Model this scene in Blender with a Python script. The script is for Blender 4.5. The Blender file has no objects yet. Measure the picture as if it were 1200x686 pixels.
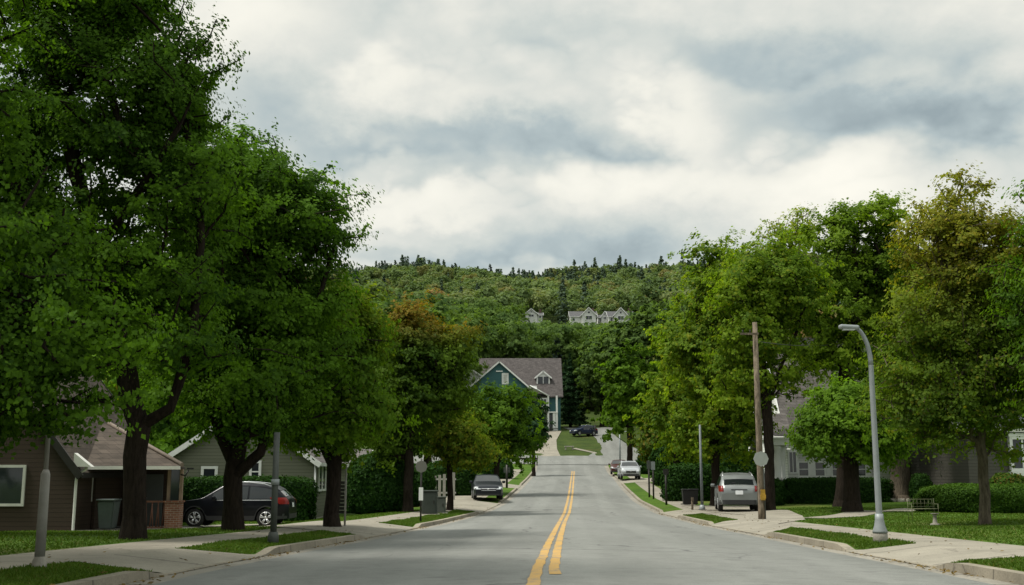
import bpy, bmesh, math, random
import numpy as np
from mathutils import Vector, Matrix, noise

rnd = random.Random(11)
R = math.radians
scene = bpy.context.scene
COL = scene.collection

# ------------------------------------------------------------------ camera geometry
F_PX = 1270.0
PITCH = math.atan(212.0 / F_PX)
CZ = 2.0

def ray(px, py):
    u = (px - 600) / F_PX; v = (343 - py) / F_PX
    return (u, math.cos(PITCH) - math.sin(PITCH) * v, math.sin(PITCH) + math.cos(PITCH) * v)

def P(px, py, Y):
    """point of the place seen in direction (px, py) that lies Y metres up the street"""
    r = ray(px, py); t = Y / r[1]
    return Vector((r[0] * t, Y, CZ + r[2] * t))

# ------------------------------------------------------------------ terrain
KY = [-60, 0, 11.5, 25, 38, 53, 67, 88, 107, 126, 138, 150, 170, 185, 200, 260, 330, 385, 412, 440, 520, 620, 750, 900, 1000, 1300]
KZ = [1.3, .95, .83, .54, .28, .07, .28, .95, 1.55, 2.15, 3.1, 4.3, 7.0, 9.2, 10.5, 18, 32, 45, 58.5, 61.5, 74, 94, 124, 160, 171, 164]
_ys = np.arange(-60, 1300, .5)
_k = np.exp(-np.linspace(-2.5, 2.5, 17) ** 2 / 2); _k /= _k.sum()
_zs = np.convolve(np.pad(np.interp(_ys, KY, KZ), 8, mode='edge'), _k, 'valid')
zr = lambda y: np.interp(y, _ys, _zs)
_ll = np.array([(-60, -4.3), (0, -4.25), (12, -4.2), (17.8, -3.95), (25, -3.3), (33.5, -2.8), (41.5, -2.3), (53, -1.6), (63, -.75), (85, .5), (105, 1.55), (126, 2.45), (150, 3.4), (400, 12)])
_rl = np.array([(-60, 5.1), (0, 5.25), (12, 5.48), (20, 5.78), (26, 6.08), (34, 6.35), (46.5, 6.95), (56.6, 7.35), (68, 7.75), (85, 8.7), (105, 10.0), (126, 11.2), (150, 12.5), (400, 25)])
def _sm(a):
    v = np.interp(_ys, a[:, 0], a[:, 1])
    return np.convolve(np.pad(v, 8, mode='edge'), _k, 'valid')
_xl, _xr = _sm(_ll), _sm(_rl)
xl = lambda y: np.interp(y, _ys, _xl)
xr = lambda y: np.interp(y, _ys, _xr)

def sstep(a, b, x):
    t = np.clip((np.asarray(x, float) - a) / (b - a), 0, 1)
    return t * t * (3 - 2 * t)

OPEN_L = [(13.4, 17.6), (25.3, 33.2), (53.5, 64.5), (84, 90)]
OPEN_R = [(14.9, 19.0), (27.0, 36.0), (46.8, 54.0), (93, 102)]
def kerb_h(y, side):
    h = np.full_like(np.asarray(y, float), .115)
    for a, b in (OPEN_L if side < 0 else OPEN_R):
        w = sstep(a - .9, a, y) * (1 - sstep(b, b + .9, y))
        h = h * (1 - w) + .025 * w
    e = sstep(126, 131, y)
    return h * (1 - e) + .02 * e

def lawn_extra(x, y, d, side):
    n = .06 * np.sin(x * .31 + 1.3) * np.sin(y * .23 + .4) + .03 * np.sin(x * .77 + y * .5)
    n = n * sstep(2.8, 6, d)
    if side < 0:
        e = -.42 * sstep(2.65, 8, d) * sstep(22, 40, y) * (1 - sstep(60, 90, y))
    else:
        e = .10 * sstep(2.4, 8, d)
    far = .03 * np.maximum(d - 45, 0)
    return e + n + far

def surf(x, y):
    """height of everything walkable: road, kerbs, verges, pavements, lawns, hill"""
    x = np.asarray(x, float); y = np.asarray(y, float)
    L, Rr = xl(y), xr(y); z0 = zr(y)
    mid = (L + Rr) / 2; half = (Rr - L) / 2
    crown = .07 * (1 - np.clip(np.abs(x - mid) / half, 0, 1) ** 2)
    z = z0 + crown
    for side in (-1, 1):
        d = (L - x) if side < 0 else (x - Rr)
        kh = kerb_h(y, side)
        si, so = (1.25, 2.65) if side < 0 else (1.15, 2.4)
        prof = np.where(d < .18, kh, np.where(d < si, kh + (.15 - kh) * np.clip((d - .18) / (si - .18), 0, 1), .15 + .02 * np.clip((d - si) / (so - si), 0, 1)))
        zz = z0 + prof + lawn_extra(x, y, d, side)
        z = np.where(d > 0, zz, z)
    hill = 5.0 * np.sin(x * .021 + .6) * np.sin(y * .013) + 3.0 * np.sin(x * .045 + 2 + y * .01) + .02 * x
    z = z + hill * sstep(440, 640, y)
    # beyond the cross street the road shape melts into the hillside
    return z

def H(x, y):
    return float(surf(x, y))

def G(px, py, dz=0.0):
    r = ray(px, py); prev = None
    Y = 6.0
    while Y < 1200:
        t = Y / r[1]
        if CZ + t * r[2] <= H(r[0] * t, Y) + dz:
            return Vector((r[0] * t, Y, H(r[0] * t, Y)))
        Y += .05 if Y < 200 else .5
    return Vector((r[0] * 300, 300, H(r[0] * 300, 300)))

# ------------------------------------------------------------------ object helpers
def tag(o, label=None, cat=None, group=None, kind=None):
    if label: o['label'] = label
    if cat: o['category'] = cat
    if group: o['group'] = group
    if kind: o['kind'] = kind
    return o

def thing(name, label, cat, loc=(0, 0, 0), rz=0, group=None):
    o = bpy.data.objects.new(name, None); COL.objects.link(o)
    o.empty_display_size = .3
    o.location = loc; o.rotation_euler = (0, 0, rz)
    return tag(o, label, cat, group)

def link(name, me, parent=None, loc=None, rz=None):
    o = bpy.data.objects.new(name, me); COL.objects.link(o)
    if parent: o.parent = parent
    if loc is not None: o.location = loc
    if rz is not None: o.rotation_euler = (0, 0, rz)
    return o

def dup(root, loc, rz=0, sc=None, label=None, group=None):
    r = root.copy(); COL.objects.link(r); r.location = loc; r.rotation_euler = (0, 0, rz)
    if sc: r.scale = (sc, sc, sc) if not isinstance(sc, tuple) else sc
    if label: r['label'] = label
    if group: r['group'] = group
    for ch in list(root.children):
        c = ch.copy(); COL.objects.link(c); c.parent = r
        for g in list(ch.children):
            d = g.copy(); COL.objects.link(d); d.parent = c
    return r

def mesh_np(name, verts, quads=None, tris=None, mats=(), smooth=False, attrs=None, polymat=None):
    me = bpy.data.meshes.new(name)
    verts = np.asarray(verts, np.float32)
    me.vertices.add(len(verts)); me.vertices.foreach_set('co', verts.ravel())
    idx = []; starts = []; off = 0
    for arr, n in ((quads, 4), (tris, 3)):
        if arr is not None and len(arr):
            arr = np.asarray(arr, np.int32)
            idx.append(arr.ravel()); starts.append(off + np.arange(len(arr)) * n); off += arr.size
    idx = np.concatenate(idx); starts = np.concatenate(starts)
    me.loops.add(len(idx)); me.loops.foreach_set('vertex_index', idx.astype(np.int32))
    me.polygons.add(len(starts)); me.polygons.foreach_set('loop_start', starts.astype(np.int32))
    if polymat is not None: me.polygons.foreach_set('material_index', np.asarray(polymat, np.int32))
    me.polygons.foreach_set('use_smooth', np.full(len(starts), smooth, dtype=bool))
    me.update(calc_edges=True)
    for k, v in (attrs or {}).items():
        a = me.attributes.new(k, 'FLOAT', 'FACE'); a.data.foreach_set('value', np.asarray(v, np.float32))
    for m in mats: me.materials.append(m)
    return me

class MB:
    """collects simple solids, then builds one mesh"""
    def __init__(s): s.bm = bmesh.new()
    def box(s, c, d, rz=0, rx=0, ry=0, bev=0):
        r = bmesh.ops.create_cube(s.bm, size=1)
        M = Matrix.Translation(c) @ Matrix.Rotation(rz, 4, 'Z') @ Matrix.Rotation(ry, 4, 'Y') @ Matrix.Rotation(rx, 4, 'X') @ Matrix.Diagonal((d[0], d[1], d[2], 1))
        bmesh.ops.transform(s.bm, matrix=M, verts=r['verts'])
        if bev:
            es = list({e for v in r['verts'] for e in v.link_edges})
            bmesh.ops.bevel(s.bm, geom=es, offset=bev, segments=2, affect='EDGES', profile=.5)
        return s
    def span(s, a, b, bev=0):
        a = Vector(a); b = Vector(b)
        return s.box((a + b) / 2, [max(abs(x), 1e-4) for x in (b - a)], bev=bev)
    def tube(s, pts, rad, n=10, cap=True):
        pts = [Vector(p) for p in pts]
        rads = rad if isinstance(rad, (list, tuple)) else [rad] * len(pts)
        rings = []
        for i, p in enumerate(pts):
            d = (pts[min(i + 1, len(pts) - 1)] - pts[max(i - 1, 0)]).normalized()
            a = d.cross(Vector((0, 1, 0) if abs(d.y) < .9 else (1, 0, 0))).normalized(); b = d.cross(a).normalized()
            rings.append([s.bm.verts.new(p + (a * math.cos(2 * math.pi * k / n) + b * math.sin(2 * math.pi * k / n)) * rads[i]) for k in range(n)])
        for r0, r1 in zip(rings, rings[1:]):
            for k in range(n):
                f = s.bm.faces.new((r0[k], r0[(k + 1) % n], r1[(k + 1) % n], r1[k])); f.smooth = True
        if cap:
            s.bm.faces.new(rings[0][::-1]); s.bm.faces.new(rings[-1])
        return s
    def lathe(s, prof, c=(0, 0, 0), n=24, axis='Z'):
        rings = []
        for (r, z) in prof:
            ring = []
            for k in range(n):
                a = 2 * math.pi * k / n
                v = Vector((r * math.cos(a), r * math.sin(a), z))
                if axis == 'Y': v = Vector((v.x, v.z, v.y))
                ring.append(s.bm.verts.new(v + Vector(c)))
            rings.append(ring)
        for r0, r1 in zip(rings, rings[1:]):
            for k in range(n):
                f = s.bm.faces.new((r0[k], r0[(k + 1) % n], r1[(k + 1) % n], r1[k])); f.smooth = True
        s.bm.faces.new(rings[0][::-1]); s.bm.faces.new(rings[-1])
        return s
    def poly(s, pts, thick=None):
        """flat polygon, optionally thickened along its normal"""
        vs = [s.bm.verts.new(p) for p in pts]
        f = s.bm.faces.new(vs)
        if thick:
            f.normal_update(); n = f.normal.copy() * thick
            ws = [s.bm.verts.new(v.co - n) for v in vs]
            s.bm.faces.new(ws[::-1])
            for i in range(len(vs)):
                j = (i + 1) % len(vs)
                s.bm.faces.new((vs[j], vs[i], ws[i], ws[j]))
        return s
    def grid(s, fn, nu, nv, smooth=True):
        g = [[s.bm.verts.new(fn(i / nu, j / nv)) for j in range(nv + 1)] for i in range(nu + 1)]
        for i in range(nu):
            for j in range(nv):
                f = s.bm.faces.new((g[i][j], g[i + 1][j], g[i + 1][j + 1], g[i][j + 1])); f.smooth = smooth
        return s
    def build(s, name, m, parent=None, loc=None, rz=None, recalc=True):
        if recalc: bmesh.ops.recalc_face_normals(s.bm, faces=s.bm.faces)
        me = bpy.data.meshes.new(name); s.bm.to_mesh(me); s.bm.free()
        for x in (m if isinstance(m, (list, tuple)) else [m]): me.materials.append(x)
        return link(name, me, parent, loc, rz)

# ------------------------------------------------------------------ materials
class NT:
    def __init__(s, tree): s.t = tree
    def n(s, typ, **kw):
        nd = s.t.nodes.new(typ)
        for k, v in kw.items():
            if k == 'inp':
                for kk, vv in v.items():
                    if isinstance(vv, bpy.types.NodeSocket): s.t.links.new(vv, nd.inputs[kk])
                    else: nd.inputs[kk].default_value = vv
            else: setattr(nd, k, v)
        return nd
    def math(s, op, a, b=0.0, c=None):
        nd = s.t.nodes.new('ShaderNodeMath'); nd.operation = op
        for i, v in enumerate((a, b) if c is None else (a, b, c)):
            if isinstance(v, bpy.types.NodeSocket): s.t.links.new(v, nd.inputs[i])
            else: nd.inputs[i].default_value = v
        return nd.outputs[0]
    def mix(s, f, a, b, mode='MIX'):
        nd = s.t.nodes.new('ShaderNodeMix'); nd.data_type = 'RGBA'; nd.blend_type = mode
        for i, v in ((0, f), (6, a), (7, b)):
            if isinstance(v, bpy.types.NodeSocket): s.t.links.new(v, nd.inputs[i])
            else: nd.inputs[i].default_value = v if i == 0 else (tuple(v) + (1,))[:4]
        return nd.outputs[2]
    def ramp(s, f, stops):
        nd = s.t.nodes.new('ShaderNodeValToRGB'); s.t.links.new(f, nd.inputs[0])
        els = nd.color_ramp.elements
        while len(els) < len(stops): els.new(.5)
        for e, (p, c) in zip(els, stops):
            e.position = p; e.color = (tuple(c) + (1,))[:4] if not isinstance(c, (int, float)) else (c, c, c, 1)
        return nd.outputs[0]
    def link(s, a, b): s.t.links.new(a, b)

def newmat(name):
    m = bpy.data.materials.new(name); m.use_nodes = True
    nt = NT(m.node_tree); b = m.node_tree.nodes['Principled BSDF']
    return m, nt, b

def mat(name, col, rough=.75, var=.2, scale=3.0, bump=.0, bscale=30., metal=0., spec=.4, coat=0., coords='Object'):
    m, nt, b = newmat(name)
    tc = nt.n('ShaderNodeTexCoord').outputs[coords]
    nz = nt.n('ShaderNodeTexNoise', inp={'Vector': tc, 'Scale': scale, 'Detail': 6.0, 'Roughness': .6})
    f = nt.ramp(nz.outputs[0], [(.3, 0.), (.7, 1.)])
    c = nt.mix(f, [x * (1 - var) for x in col], [min(x * (1 + var), 1) for x in col])
    nt.link(c, b.inputs['Base Color'])
    b.inputs['Roughness'].default_value = rough; b.inputs['Metallic'].default_value = metal
    b.inputs['Specular IOR Level'].default_value = spec
    b.inputs['Coat Weight'].default_value = coat
    if bump:
        n2 = nt.n('ShaderNodeTexNoise', inp={'Vector': tc, 'Scale': bscale, 'Detail': 5.0})
        bp = nt.n('ShaderNodeBump', inp={'Height': n2.outputs[0], 'Strength': bump, 'Distance': .02})
        nt.link(bp.outputs[0], b.inputs['Normal'])
    return m

def siding(name, col, pitch=.14, var=.12, rough=.7):
    m, nt, b = newmat(name)
    tc = nt.n('ShaderNodeTexCoord').outputs['Object']
    sp = nt.n('ShaderNodeSeparateXYZ', inp={0: tc})
    fr = nt.math('FRACT', nt.math('DIVIDE', sp.outputs[2], pitch))
    dark = nt.ramp(fr, [(0., .45), (.06, .5), (.14, 1.), (1., .92)])
    bid = nt.math('FLOOR', nt.math('DIVIDE', sp.outputs[2], pitch))
    cv = nt.n('ShaderNodeCombineXYZ', inp={0: nt.math('MULTIPLY', sp.outputs[0], .35), 1: nt.math('MULTIPLY', sp.outputs[1], .35), 2: nt.math('MULTIPLY', bid, 7.3)})
    nz = nt.n('ShaderNodeTexNoise', inp={'Vector': cv.outputs[0], 'Scale': 1.0, 'Detail': 3.0})
    c = nt.mix(nz.outputs[0], [x * (1 - var) for x in col], [x * (1 + var) for x in col])
    nt.link(nt.mix(1., c, dark, 'MULTIPLY'), b.inputs['Base Color'])
    bp = nt.n('ShaderNodeBump', inp={'Height': fr, 'Strength': .5, 'Distance': .015}); bp.invert = True
    nt.link(bp.outputs[0], b.inputs['Normal']); b.inputs['Roughness'].default_value = rough
    b.inputs['Specular IOR Level'].default_value = .3
    return m

def brickmat(name, c1, c2, mortar, w=.22, h=.075, rough=.9, scale=1., vary=.5):
    m, nt, b = newmat(name)
    tc = nt.n('ShaderNodeTexCoord').outputs['Object']
    sp = nt.n('ShaderNodeSeparateXYZ', inp={0: tc})
    cv = nt.n('ShaderNodeCombineXYZ', inp={0: nt.math('ADD', sp.outputs[0], nt.math('MULTIPLY', sp.outputs[1], .83)), 1: sp.outputs[2]})
    br = nt.n('ShaderNodeTexBrick', inp={'Vector': cv.outputs[0], 'Color1': tuple(c1) + (1,), 'Color2': tuple(c2) + (1,), 'Mortar': tuple(mortar) + (1,), 'Scale': scale, 'Mortar Size': .008, 'Brick Width': w, 'Row Height': h, 'Bias': -.1})
    nz = nt.n('ShaderNodeTexNoise', inp={'Vector': tc, 'Scale': 2.2, 'Detail': 5.0})
    c = nt.mix(vary, br.outputs[0], nt.ramp(nz.outputs[0], [(.3, .55), (.7, 1.25)]), 'MULTIPLY')
    nt.link(c, b.inputs['Base Color'])
    bp = nt.n('ShaderNodeBump', inp={'Height': br.outputs[1], 'Strength': .4, 'Distance': .01}); bp.invert = True
    nt.link(bp.outputs[0], b.inputs['Normal']); b.inputs['Roughness'].default_value = rough
    b.inputs['Specular IOR Level'].default_value = .2
    return m

def glassmat(name, col=(.02, .025, .03), rough=.06):
    m, nt, b = newmat(name)
    tc = nt.n('ShaderNodeTexCoord').outputs['Object']
    nz = nt.n('ShaderNodeTexNoise', inp={'Vector': tc, 'Scale': 1.3, 'Detail': 2.0})
    nt.link(nt.mix(nz.outputs[0], [c * .5 for c in col], [c * 1.8 for c in col]), b.inputs['Base Color'])
    b.inputs['Roughness'].default_value = rough; b.inputs['Specular IOR Level'].default_value = .6
    return m

def leafmat(name, dark, light, autumn=(.20, .11, .02), trans=.35, rough=.6, objrand=0.):
    m = bpy.data.materials.new(name); m.use_nodes = True
    t = m.node_tree; nt = NT(t); t.nodes.remove(t.nodes['Principled BSDF'])
    ti = nt.n('ShaderNodeAttribute', attribute_name='tint').outputs['Fac']
    au = nt.n('ShaderNodeAttribute', attribute_name='autumn').outputs['Fac']
    c = nt.mix(nt.math('MINIMUM', ti, 1.0), dark, light)
    c = nt.mix(au, c, autumn)
    if objrand:
        rr = nt.n('ShaderNodeObjectInfo').outputs['Random']
        c = nt.mix(1., c, nt.ramp(rr, [(0., (1 - objrand, 1 - objrand * .8, 1 - objrand * .6)), (.5, (1, 1, 1)), (1., (1 + objrand * .75, 1 + objrand * .6, 1 - objrand * .1))]), 'MULTIPLY')
    d = nt.n('ShaderNodeBsdfDiffuse', inp={'Color': c, 'Roughness': .3})
    tr = nt.n('ShaderNodeBsdfTranslucent', inp={'Color': nt.mix(1., c, (1.25, 1.3, .55), 'MULTIPLY')})
    mx = nt.n('ShaderNodeMixShader', inp={0: trans, 1: d.outputs[0], 2: tr.outputs[0]})
    gl = nt.n('ShaderNodeBsdfGlossy', inp={'Color': (.8, .9, .85, 1), 'Roughness': rough})
    m2 = nt.n('ShaderNodeMixShader', inp={0: .006, 1: mx.outputs[0], 2: gl.outputs[0]})
    nt.link(m2.outputs[0], t.nodes['Material Output'].inputs[0])
    return m

def asphalt():
    m, nt, b = newmat('asphalt')
    tc = nt.n('ShaderNodeTexCoord').outputs['Object']
    mp = nt.n('ShaderNodeMapping', inp={'Vector': tc, 'Scale': (1.0, .16, 1.)})
    big = nt.n('ShaderNodeTexNoise', inp={'Vector': mp.outputs[0], 'Scale': .55, 'Detail': 5.0, 'Roughness': .55})
    fine = nt.n('ShaderNodeTexNoise', inp={'Vector': tc, 'Scale': 55.0, 'Detail': 4.0, 'Roughness': .7})
    med = nt.n('ShaderNodeTexNoise', inp={'Vector': tc, 'Scale': 3.0, 'Detail': 7.0, 'Roughness': .65})
    c = nt.ramp(big.outputs[0], [(.3, (.146, .152, .140)), (.5, (.170, .176, .163)), (.72, (.194, .200, .186))])
    c = nt.mix(.45, c, nt.ramp(med.outputs[0], [(.3, .62), (.5, 1.), (.7, 1.22)]), 'MULTIPLY')
    c = nt.mix(.55, c, nt.ramp(fine.outputs[0], [(.3, .6), (.5, 1.), (.75, 1.5)]), 'MULTIPLY')
    # wheel tracks worn a little darker, oil spots, a few repaired patches
    sp = nt.n('ShaderNodeSeparateXYZ', inp={0: tc})
    lx = nt.math('SUBTRACT', sp.outputs[0], nt.math('MULTIPLY', sp.outputs[1], .054))
    wob = nt.math('MULTIPLY', big.outputs[0], .7)
    trk = nt.math('SINE', nt.math('MULTIPLY', nt.math('ADD', lx, wob), 3.5))
    c = nt.mix(.5, c, nt.ramp(trk, [(0., .86), (.6, 1.04), (1., 1.05)]), 'MULTIPLY')
    oil = nt.n('ShaderNodeTexNoise', inp={'Vector': tc, 'Scale': 1.7, 'Detail': 3.0})
    c = nt.mix(nt.ramp(oil.outputs[0], [(.66, 0.), (.74, .45)]), c, (.075, .075, .072))
    pv = nt.n('ShaderNodeTexVoronoi', distance='CHEBYCHEV', inp={'Vector': nt.n('ShaderNodeMapping', inp={'Vector': tc, 'Scale': (.22, .07, 1.)}).outputs[0], 'Scale': 1.0})
    pr = nt.n('ShaderNodeSeparateColor', inp={0: pv.outputs[1]})
    c = nt.mix(.6, c, nt.ramp(pr.outputs[0], [(0., .84), (.12, .84), (.14, 1.), (.86, 1.), (.88, 1.09), (1., 1.09)]), 'MULTIPLY')
    # thin sealed cracks
    wp = nt.n('ShaderNodeTexNoise', inp={'Vector': tc, 'Scale': .9, 'Detail': 4.0})
    wv = nt.n('ShaderNodeVectorMath', operation='ADD', inp={0: tc, 1: wp.outputs[1]})
    vo = nt.n('ShaderNodeTexVoronoi', feature='DISTANCE_TO_EDGE', inp={'Vector': wv.outputs[0], 'Scale': .22})
    ck = nt.ramp(vo.outputs[0], [(0., 1.), (.0035, .8), (.008, 0.)])
    keep = nt.ramp(nt.n('ShaderNodeTexNoise', inp={'Vector': tc, 'Scale': .16, 'Detail': 2.0}).outputs[0], [(.42, 0.), (.52, .8)])
    c = nt.mix(nt.math('MULTIPLY', ck, keep), c, (.045, .045, .045))
    nt.link(c, b.inputs['Base Color'])
    b.inputs['Roughness'].default_value = .82; b.inputs['Specular IOR Level'].default_value = .35
    bp = nt.n('ShaderNodeBump', inp={'Height': fine.outputs[0], 'Strength': .35, 'Distance': .01})
    nt.link(bp.outputs[0], b.inputs['Normal'])
    return m

def concrete(name, col, joint=1.5, dirt=.5):
    m, nt, b = newmat(name)
    tc = nt.n('ShaderNodeTexCoord').outputs['Object']
    sp = nt.n('ShaderNodeSeparateXYZ', inp={0: tc})
    big = nt.n('ShaderNodeTexNoise', inp={'Vector': tc, 'Scale': .9, 'Detail': 7.0, 'Roughness': .65})
    fine = nt.n('ShaderNodeTexNoise', inp={'Vector': tc, 'Scale': 40.0, 'Detail': 3.0})
    c = nt.mix(nt.ramp(big.outputs[0], [(.3, 0.), (.7, 1.)]), [x * (1 - dirt * .5) for x in col], [x * 1.12 for x in col])
    c = nt.mix(.5, c, nt.ramp(fine.outputs[0], [(.3, .7), (.7, 1.25)]), 'MULTIPLY')
    if joint:
        wob = nt.math('MULTIPLY', big.outputs[0], .05)
        fr = nt.math('FRACT', nt.math('DIVIDE', nt.math('ADD', sp.outputs[1], wob), joint))
        c = nt.mix(nt.ramp(fr, [(0., .75), (.018, .6), (.03, 0.)]), c, (.06, .055, .045))
    vo = nt.n('ShaderNodeTexVoronoi', feature='DISTANCE_TO_EDGE', inp={'Vector': nt.n('ShaderNodeVectorMath', operation='ADD', inp={0: tc, 1: big.outputs[1]}).outputs[0], 'Scale': .45})
    keep = nt.ramp(nt.n('ShaderNodeTexNoise', inp={'Vector': tc, 'Scale': .35}).outputs[0], [(.5, 0.), (.6, .7)])
    c = nt.mix(nt.math('MULTIPLY', nt.ramp(vo.outputs[0], [(0., 1.), (.012, 0.)]), keep), c, (.07, .06, .05))
    nt.link(c, b.inputs['Base Color']); b.inputs['Roughness'].default_value = .9; b.inputs['Specular IOR Level'].default_value = .2
    bp = nt.n('ShaderNodeBump', inp={'Height': fine.outputs[0], 'Strength': .25, 'Distance': .01})
    nt.link(bp.outputs[0], b.inputs['Normal'])
    return m

def grassmat(name, a, bcol, dry=(.14, .12, .04)):
    m, nt, b = newmat(name)
    tc = nt.n('ShaderNodeTexCoord').outputs['Object']
    n1 = nt.n('ShaderNodeTexNoise', inp={'Vector': tc, 'Scale': .5, 'Detail': 6.0, 'Roughness': .6})
    n2 = nt.n('ShaderNodeTexNoise', inp={'Vector': tc, 'Scale': 14.0, 'Detail': 5.0, 'Roughness': .7})
    n3 = nt.n('ShaderNodeTexNoise', inp={'Vector': tc, 'Scale': .23, 'Detail': 4.0})
    c = nt.mix(nt.ramp(n1.outputs[0], [(.35, 0.), (.65, 1.)]), a, bcol)
    c = nt.mix(.7, c, nt.ramp(n2.outputs[0], [(.3, .45), (.5, 1.), (.72, 1.45)]), 'MULTIPLY')
    c = nt.mix(nt.ramp(n3.outputs[0], [(.55, 0.), (.72, .55)]), c, dry)
    nt.link(c, b.inputs['Base Color']); b.inputs['Roughness'].default_value = .95; b.inputs['Specular IOR Level'].default_value = .1
    bp = nt.n('ShaderNodeBump', inp={'Height': n2.outputs[0], 'Strength': .8, 'Distance': .04})
    nt.link(bp.outputs[0], b.inputs['Normal'])
    return m

def paintmat(name, col):
    """worn road paint: flakes off to the asphalt colour"""
    m, nt, b = newmat(name)
    tc = nt.n('ShaderNodeTexCoord').outputs['Object']
    n1 = nt.n('ShaderNodeTexNoise', inp={'Vector': tc, 'Scale': 6.0, 'Detail': 8.0, 'Roughness': .75})
    n2 = nt.n('ShaderNodeTexNoise', inp={'Vector': tc, 'Scale': .8, 'Detail': 3.0})
    f = nt.math('ADD', n1.outputs[0], nt.math('MULTIPLY', nt.math('SUBTRACT', n2.outputs[0], .5), .5))
    k = nt.ramp(f, [(.36, 1.), (.43, .35), (.56, .10), (.7, 0.)])
    n3 = nt.n('ShaderNodeTexNoise', inp={'Vector': tc, 'Scale': 45.0, 'Detail': 3.0})
    c = nt.mix(.4, col, nt.ramp(n3.outputs[0], [(.3, .7), (.7, 1.2)]), 'MULTIPLY')
    nt.link(nt.mix(k, c, (.17, .165, .15)), b.inputs['Base Color'])
    b.inputs['Roughness'].default_value = .75
    return m

def barkmat(name, col):
    m, nt, b = newmat(name)
    tc = nt.n('ShaderNodeTexCoord').outputs['Object']
    mp = nt.n('ShaderNodeMapping', inp={'Vector': tc, 'Scale': (1, 1, .22)})
    n1 = nt.n('ShaderNodeTexNoise', inp={'Vector': mp.outputs[0], 'Scale': 16.0, 'Detail': 8.0, 'Roughness': .7})
    nt.link(nt.mix(nt.ramp(n1.outputs[0], [(.35, 0.), (.65, 1.)]), [x * .45 for x in col], [x * 1.35 for x in col]), b.inputs['Base Color'])
    b.inputs['Roughness'].default_value = .95; b.inputs['Specular IOR Level'].default_value = .1
    bp = nt.n('ShaderNodeBump', inp={'Height': n1.outputs[0], 'Strength': .9, 'Distance': .05})
    nt.link(bp.outputs[0], b.inputs['Normal'])
    return m

M = {}
M['asphalt'] = asphalt()
M['walk'] = concrete('pavement_concrete', (.255, .236, .192))
M['drive'] = concrete('driveway_concrete', (.262, .243, .198), joint=3.0)
M['kerb'] = concrete('kerb_concrete', (.27, .243, .19), joint=1.6, dirt=.7)
M['gutter'] = concrete('gutter_concrete', (.245, .23, .195), joint=3.0, dirt=.5)
M['lawn'] = grassmat('lawn', (.040, .086, .010), (.070, .126, .015))
M['hill'] = grassmat('hill', (.03, .05, .012), (.05, .075, .016), dry=(.09, .08, .03))
M['blade'] = leafmat('grass_blade', (.040, .084, .010), (.100, .168, .022), (.14, .14, .04), trans=.3)
M['yellow'] = paintmat('yellow_paint', (.50, .295, .065))
M['white'] = mat('white_paint', (.78, .79, .77), rough=.55, var=.06)
M['bark'] = barkmat('bark_dark', (.026, .020, .015))
M['bark2'] = barkmat('bark_grey', (.13, .108, .08))
M['glass'] = glassmat('window_glass')
M['black'] = mat('black_plastic', (.012, .012, .013), rough=.6)
M['rubber'] = mat('tyre_rubber', (.014, .014, .014), rough=.85)
M['alloy'] = mat('alloy', (.55, .56, .57), rough=.32, metal=.8, var=.05)
M['galv'] = mat('galvanised_steel', (.25, .275, .28), rough=.55, metal=.2, var=.12, scale=5)
M['greypole'] = mat('weathered_grey_pole', (.27, .26, .235), rough=.8, var=.2, scale=4, bump=.1)
M['dkpole'] = mat('dull_green_steel', (.066, .074, .066), rough=.65, var=.2, metal=.2)
M['wood'] = barkmat('pole_wood', (.19, .155, .115))
M['darkmetal'] = mat('dark_metal', (.035, .033, .03), rough=.5, metal=.4)
M['concbase'] = mat('concrete_base', (.30, .28, .24), rough=.9, var=.25, scale=6, bump=.2)
M['signback'] = mat('bare_aluminium', (.42, .44, .43), rough=.45, metal=.4, var=.08)
# ------------------------------------------------------------------ ground lofts
def loft(name, y0, y1, dy, bounds, m, smooth=True, zoff=0.0):
    """sheet between lateral lines; bounds(y) -> array of x positions for that row"""
    ysn = np.arange(y0, y1 + dy * .5, dy)
    rows = []
    for y in ysn:
        xs = np.asarray(bounds(y), float)
        rows.append(np.stack([xs, np.full_like(xs, y), surf(xs, np.full_like(xs, y)) + zoff], 1))
    n = len(rows[0]); V = np.concatenate(rows)
    i = np.arange(len(ysn) - 1)[:, None] * n + np.arange(n - 1)[None, :]
    q = np.stack([i, i + 1, i + n + 1, i + n], -1).reshape(-1, 4)
    o = link(name, mesh_np(name, V, quads=q, mats=[m], smooth=smooth))
    return tag(o, kind='structure')

Y0, Y1 = -25, 150
loft('road', Y0, Y1, .25, lambda y: np.linspace(xl(y) + .32, xr(y) - .32, 13), M['asphalt'])
e = 1e-4
for s in (-1, 1):
    edge = (lambda y: xl(y)) if s < 0 else (lambda y: xr(y))
    S = (lambda a, s=s, edge=edge: (lambda y: sorted(edge(y) + s * np.asarray(a))))
    si, so = (1.25, 2.65) if s < 0 else (1.15, 2.4)
    loft('gutter', Y0, 136, .25, S([-.32, -.15, 0]), M['gutter'], smooth=False)
    loft('kerb', Y0, 136, .25, S([0, .012, .18]), M['kerb'], smooth=False)
    loft('verge', Y0, Y1, .25, S([.18, .5, .9, si]), M['lawn'])
    loft('pavement', Y0, 128, .25, S([si, so]), M['walk'])
    loft('lawn', Y0, Y1, .25, S([so, 3.2, 4, 5, 6, 7, 8, 9, 10.5, 12, 14, 16, 18, 20, 23, 27, 32, 40, 55, 80, 120, 200, 300]), M['lawn'])
    # the last stretch beside the cross street has no pavement
    loft('lawn', 128, Y1, .25, S([si, so]), M['lawn'])
    loft('road', 136, Y1, .25, S([-.32, 0, .18]), M['asphalt'])

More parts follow.
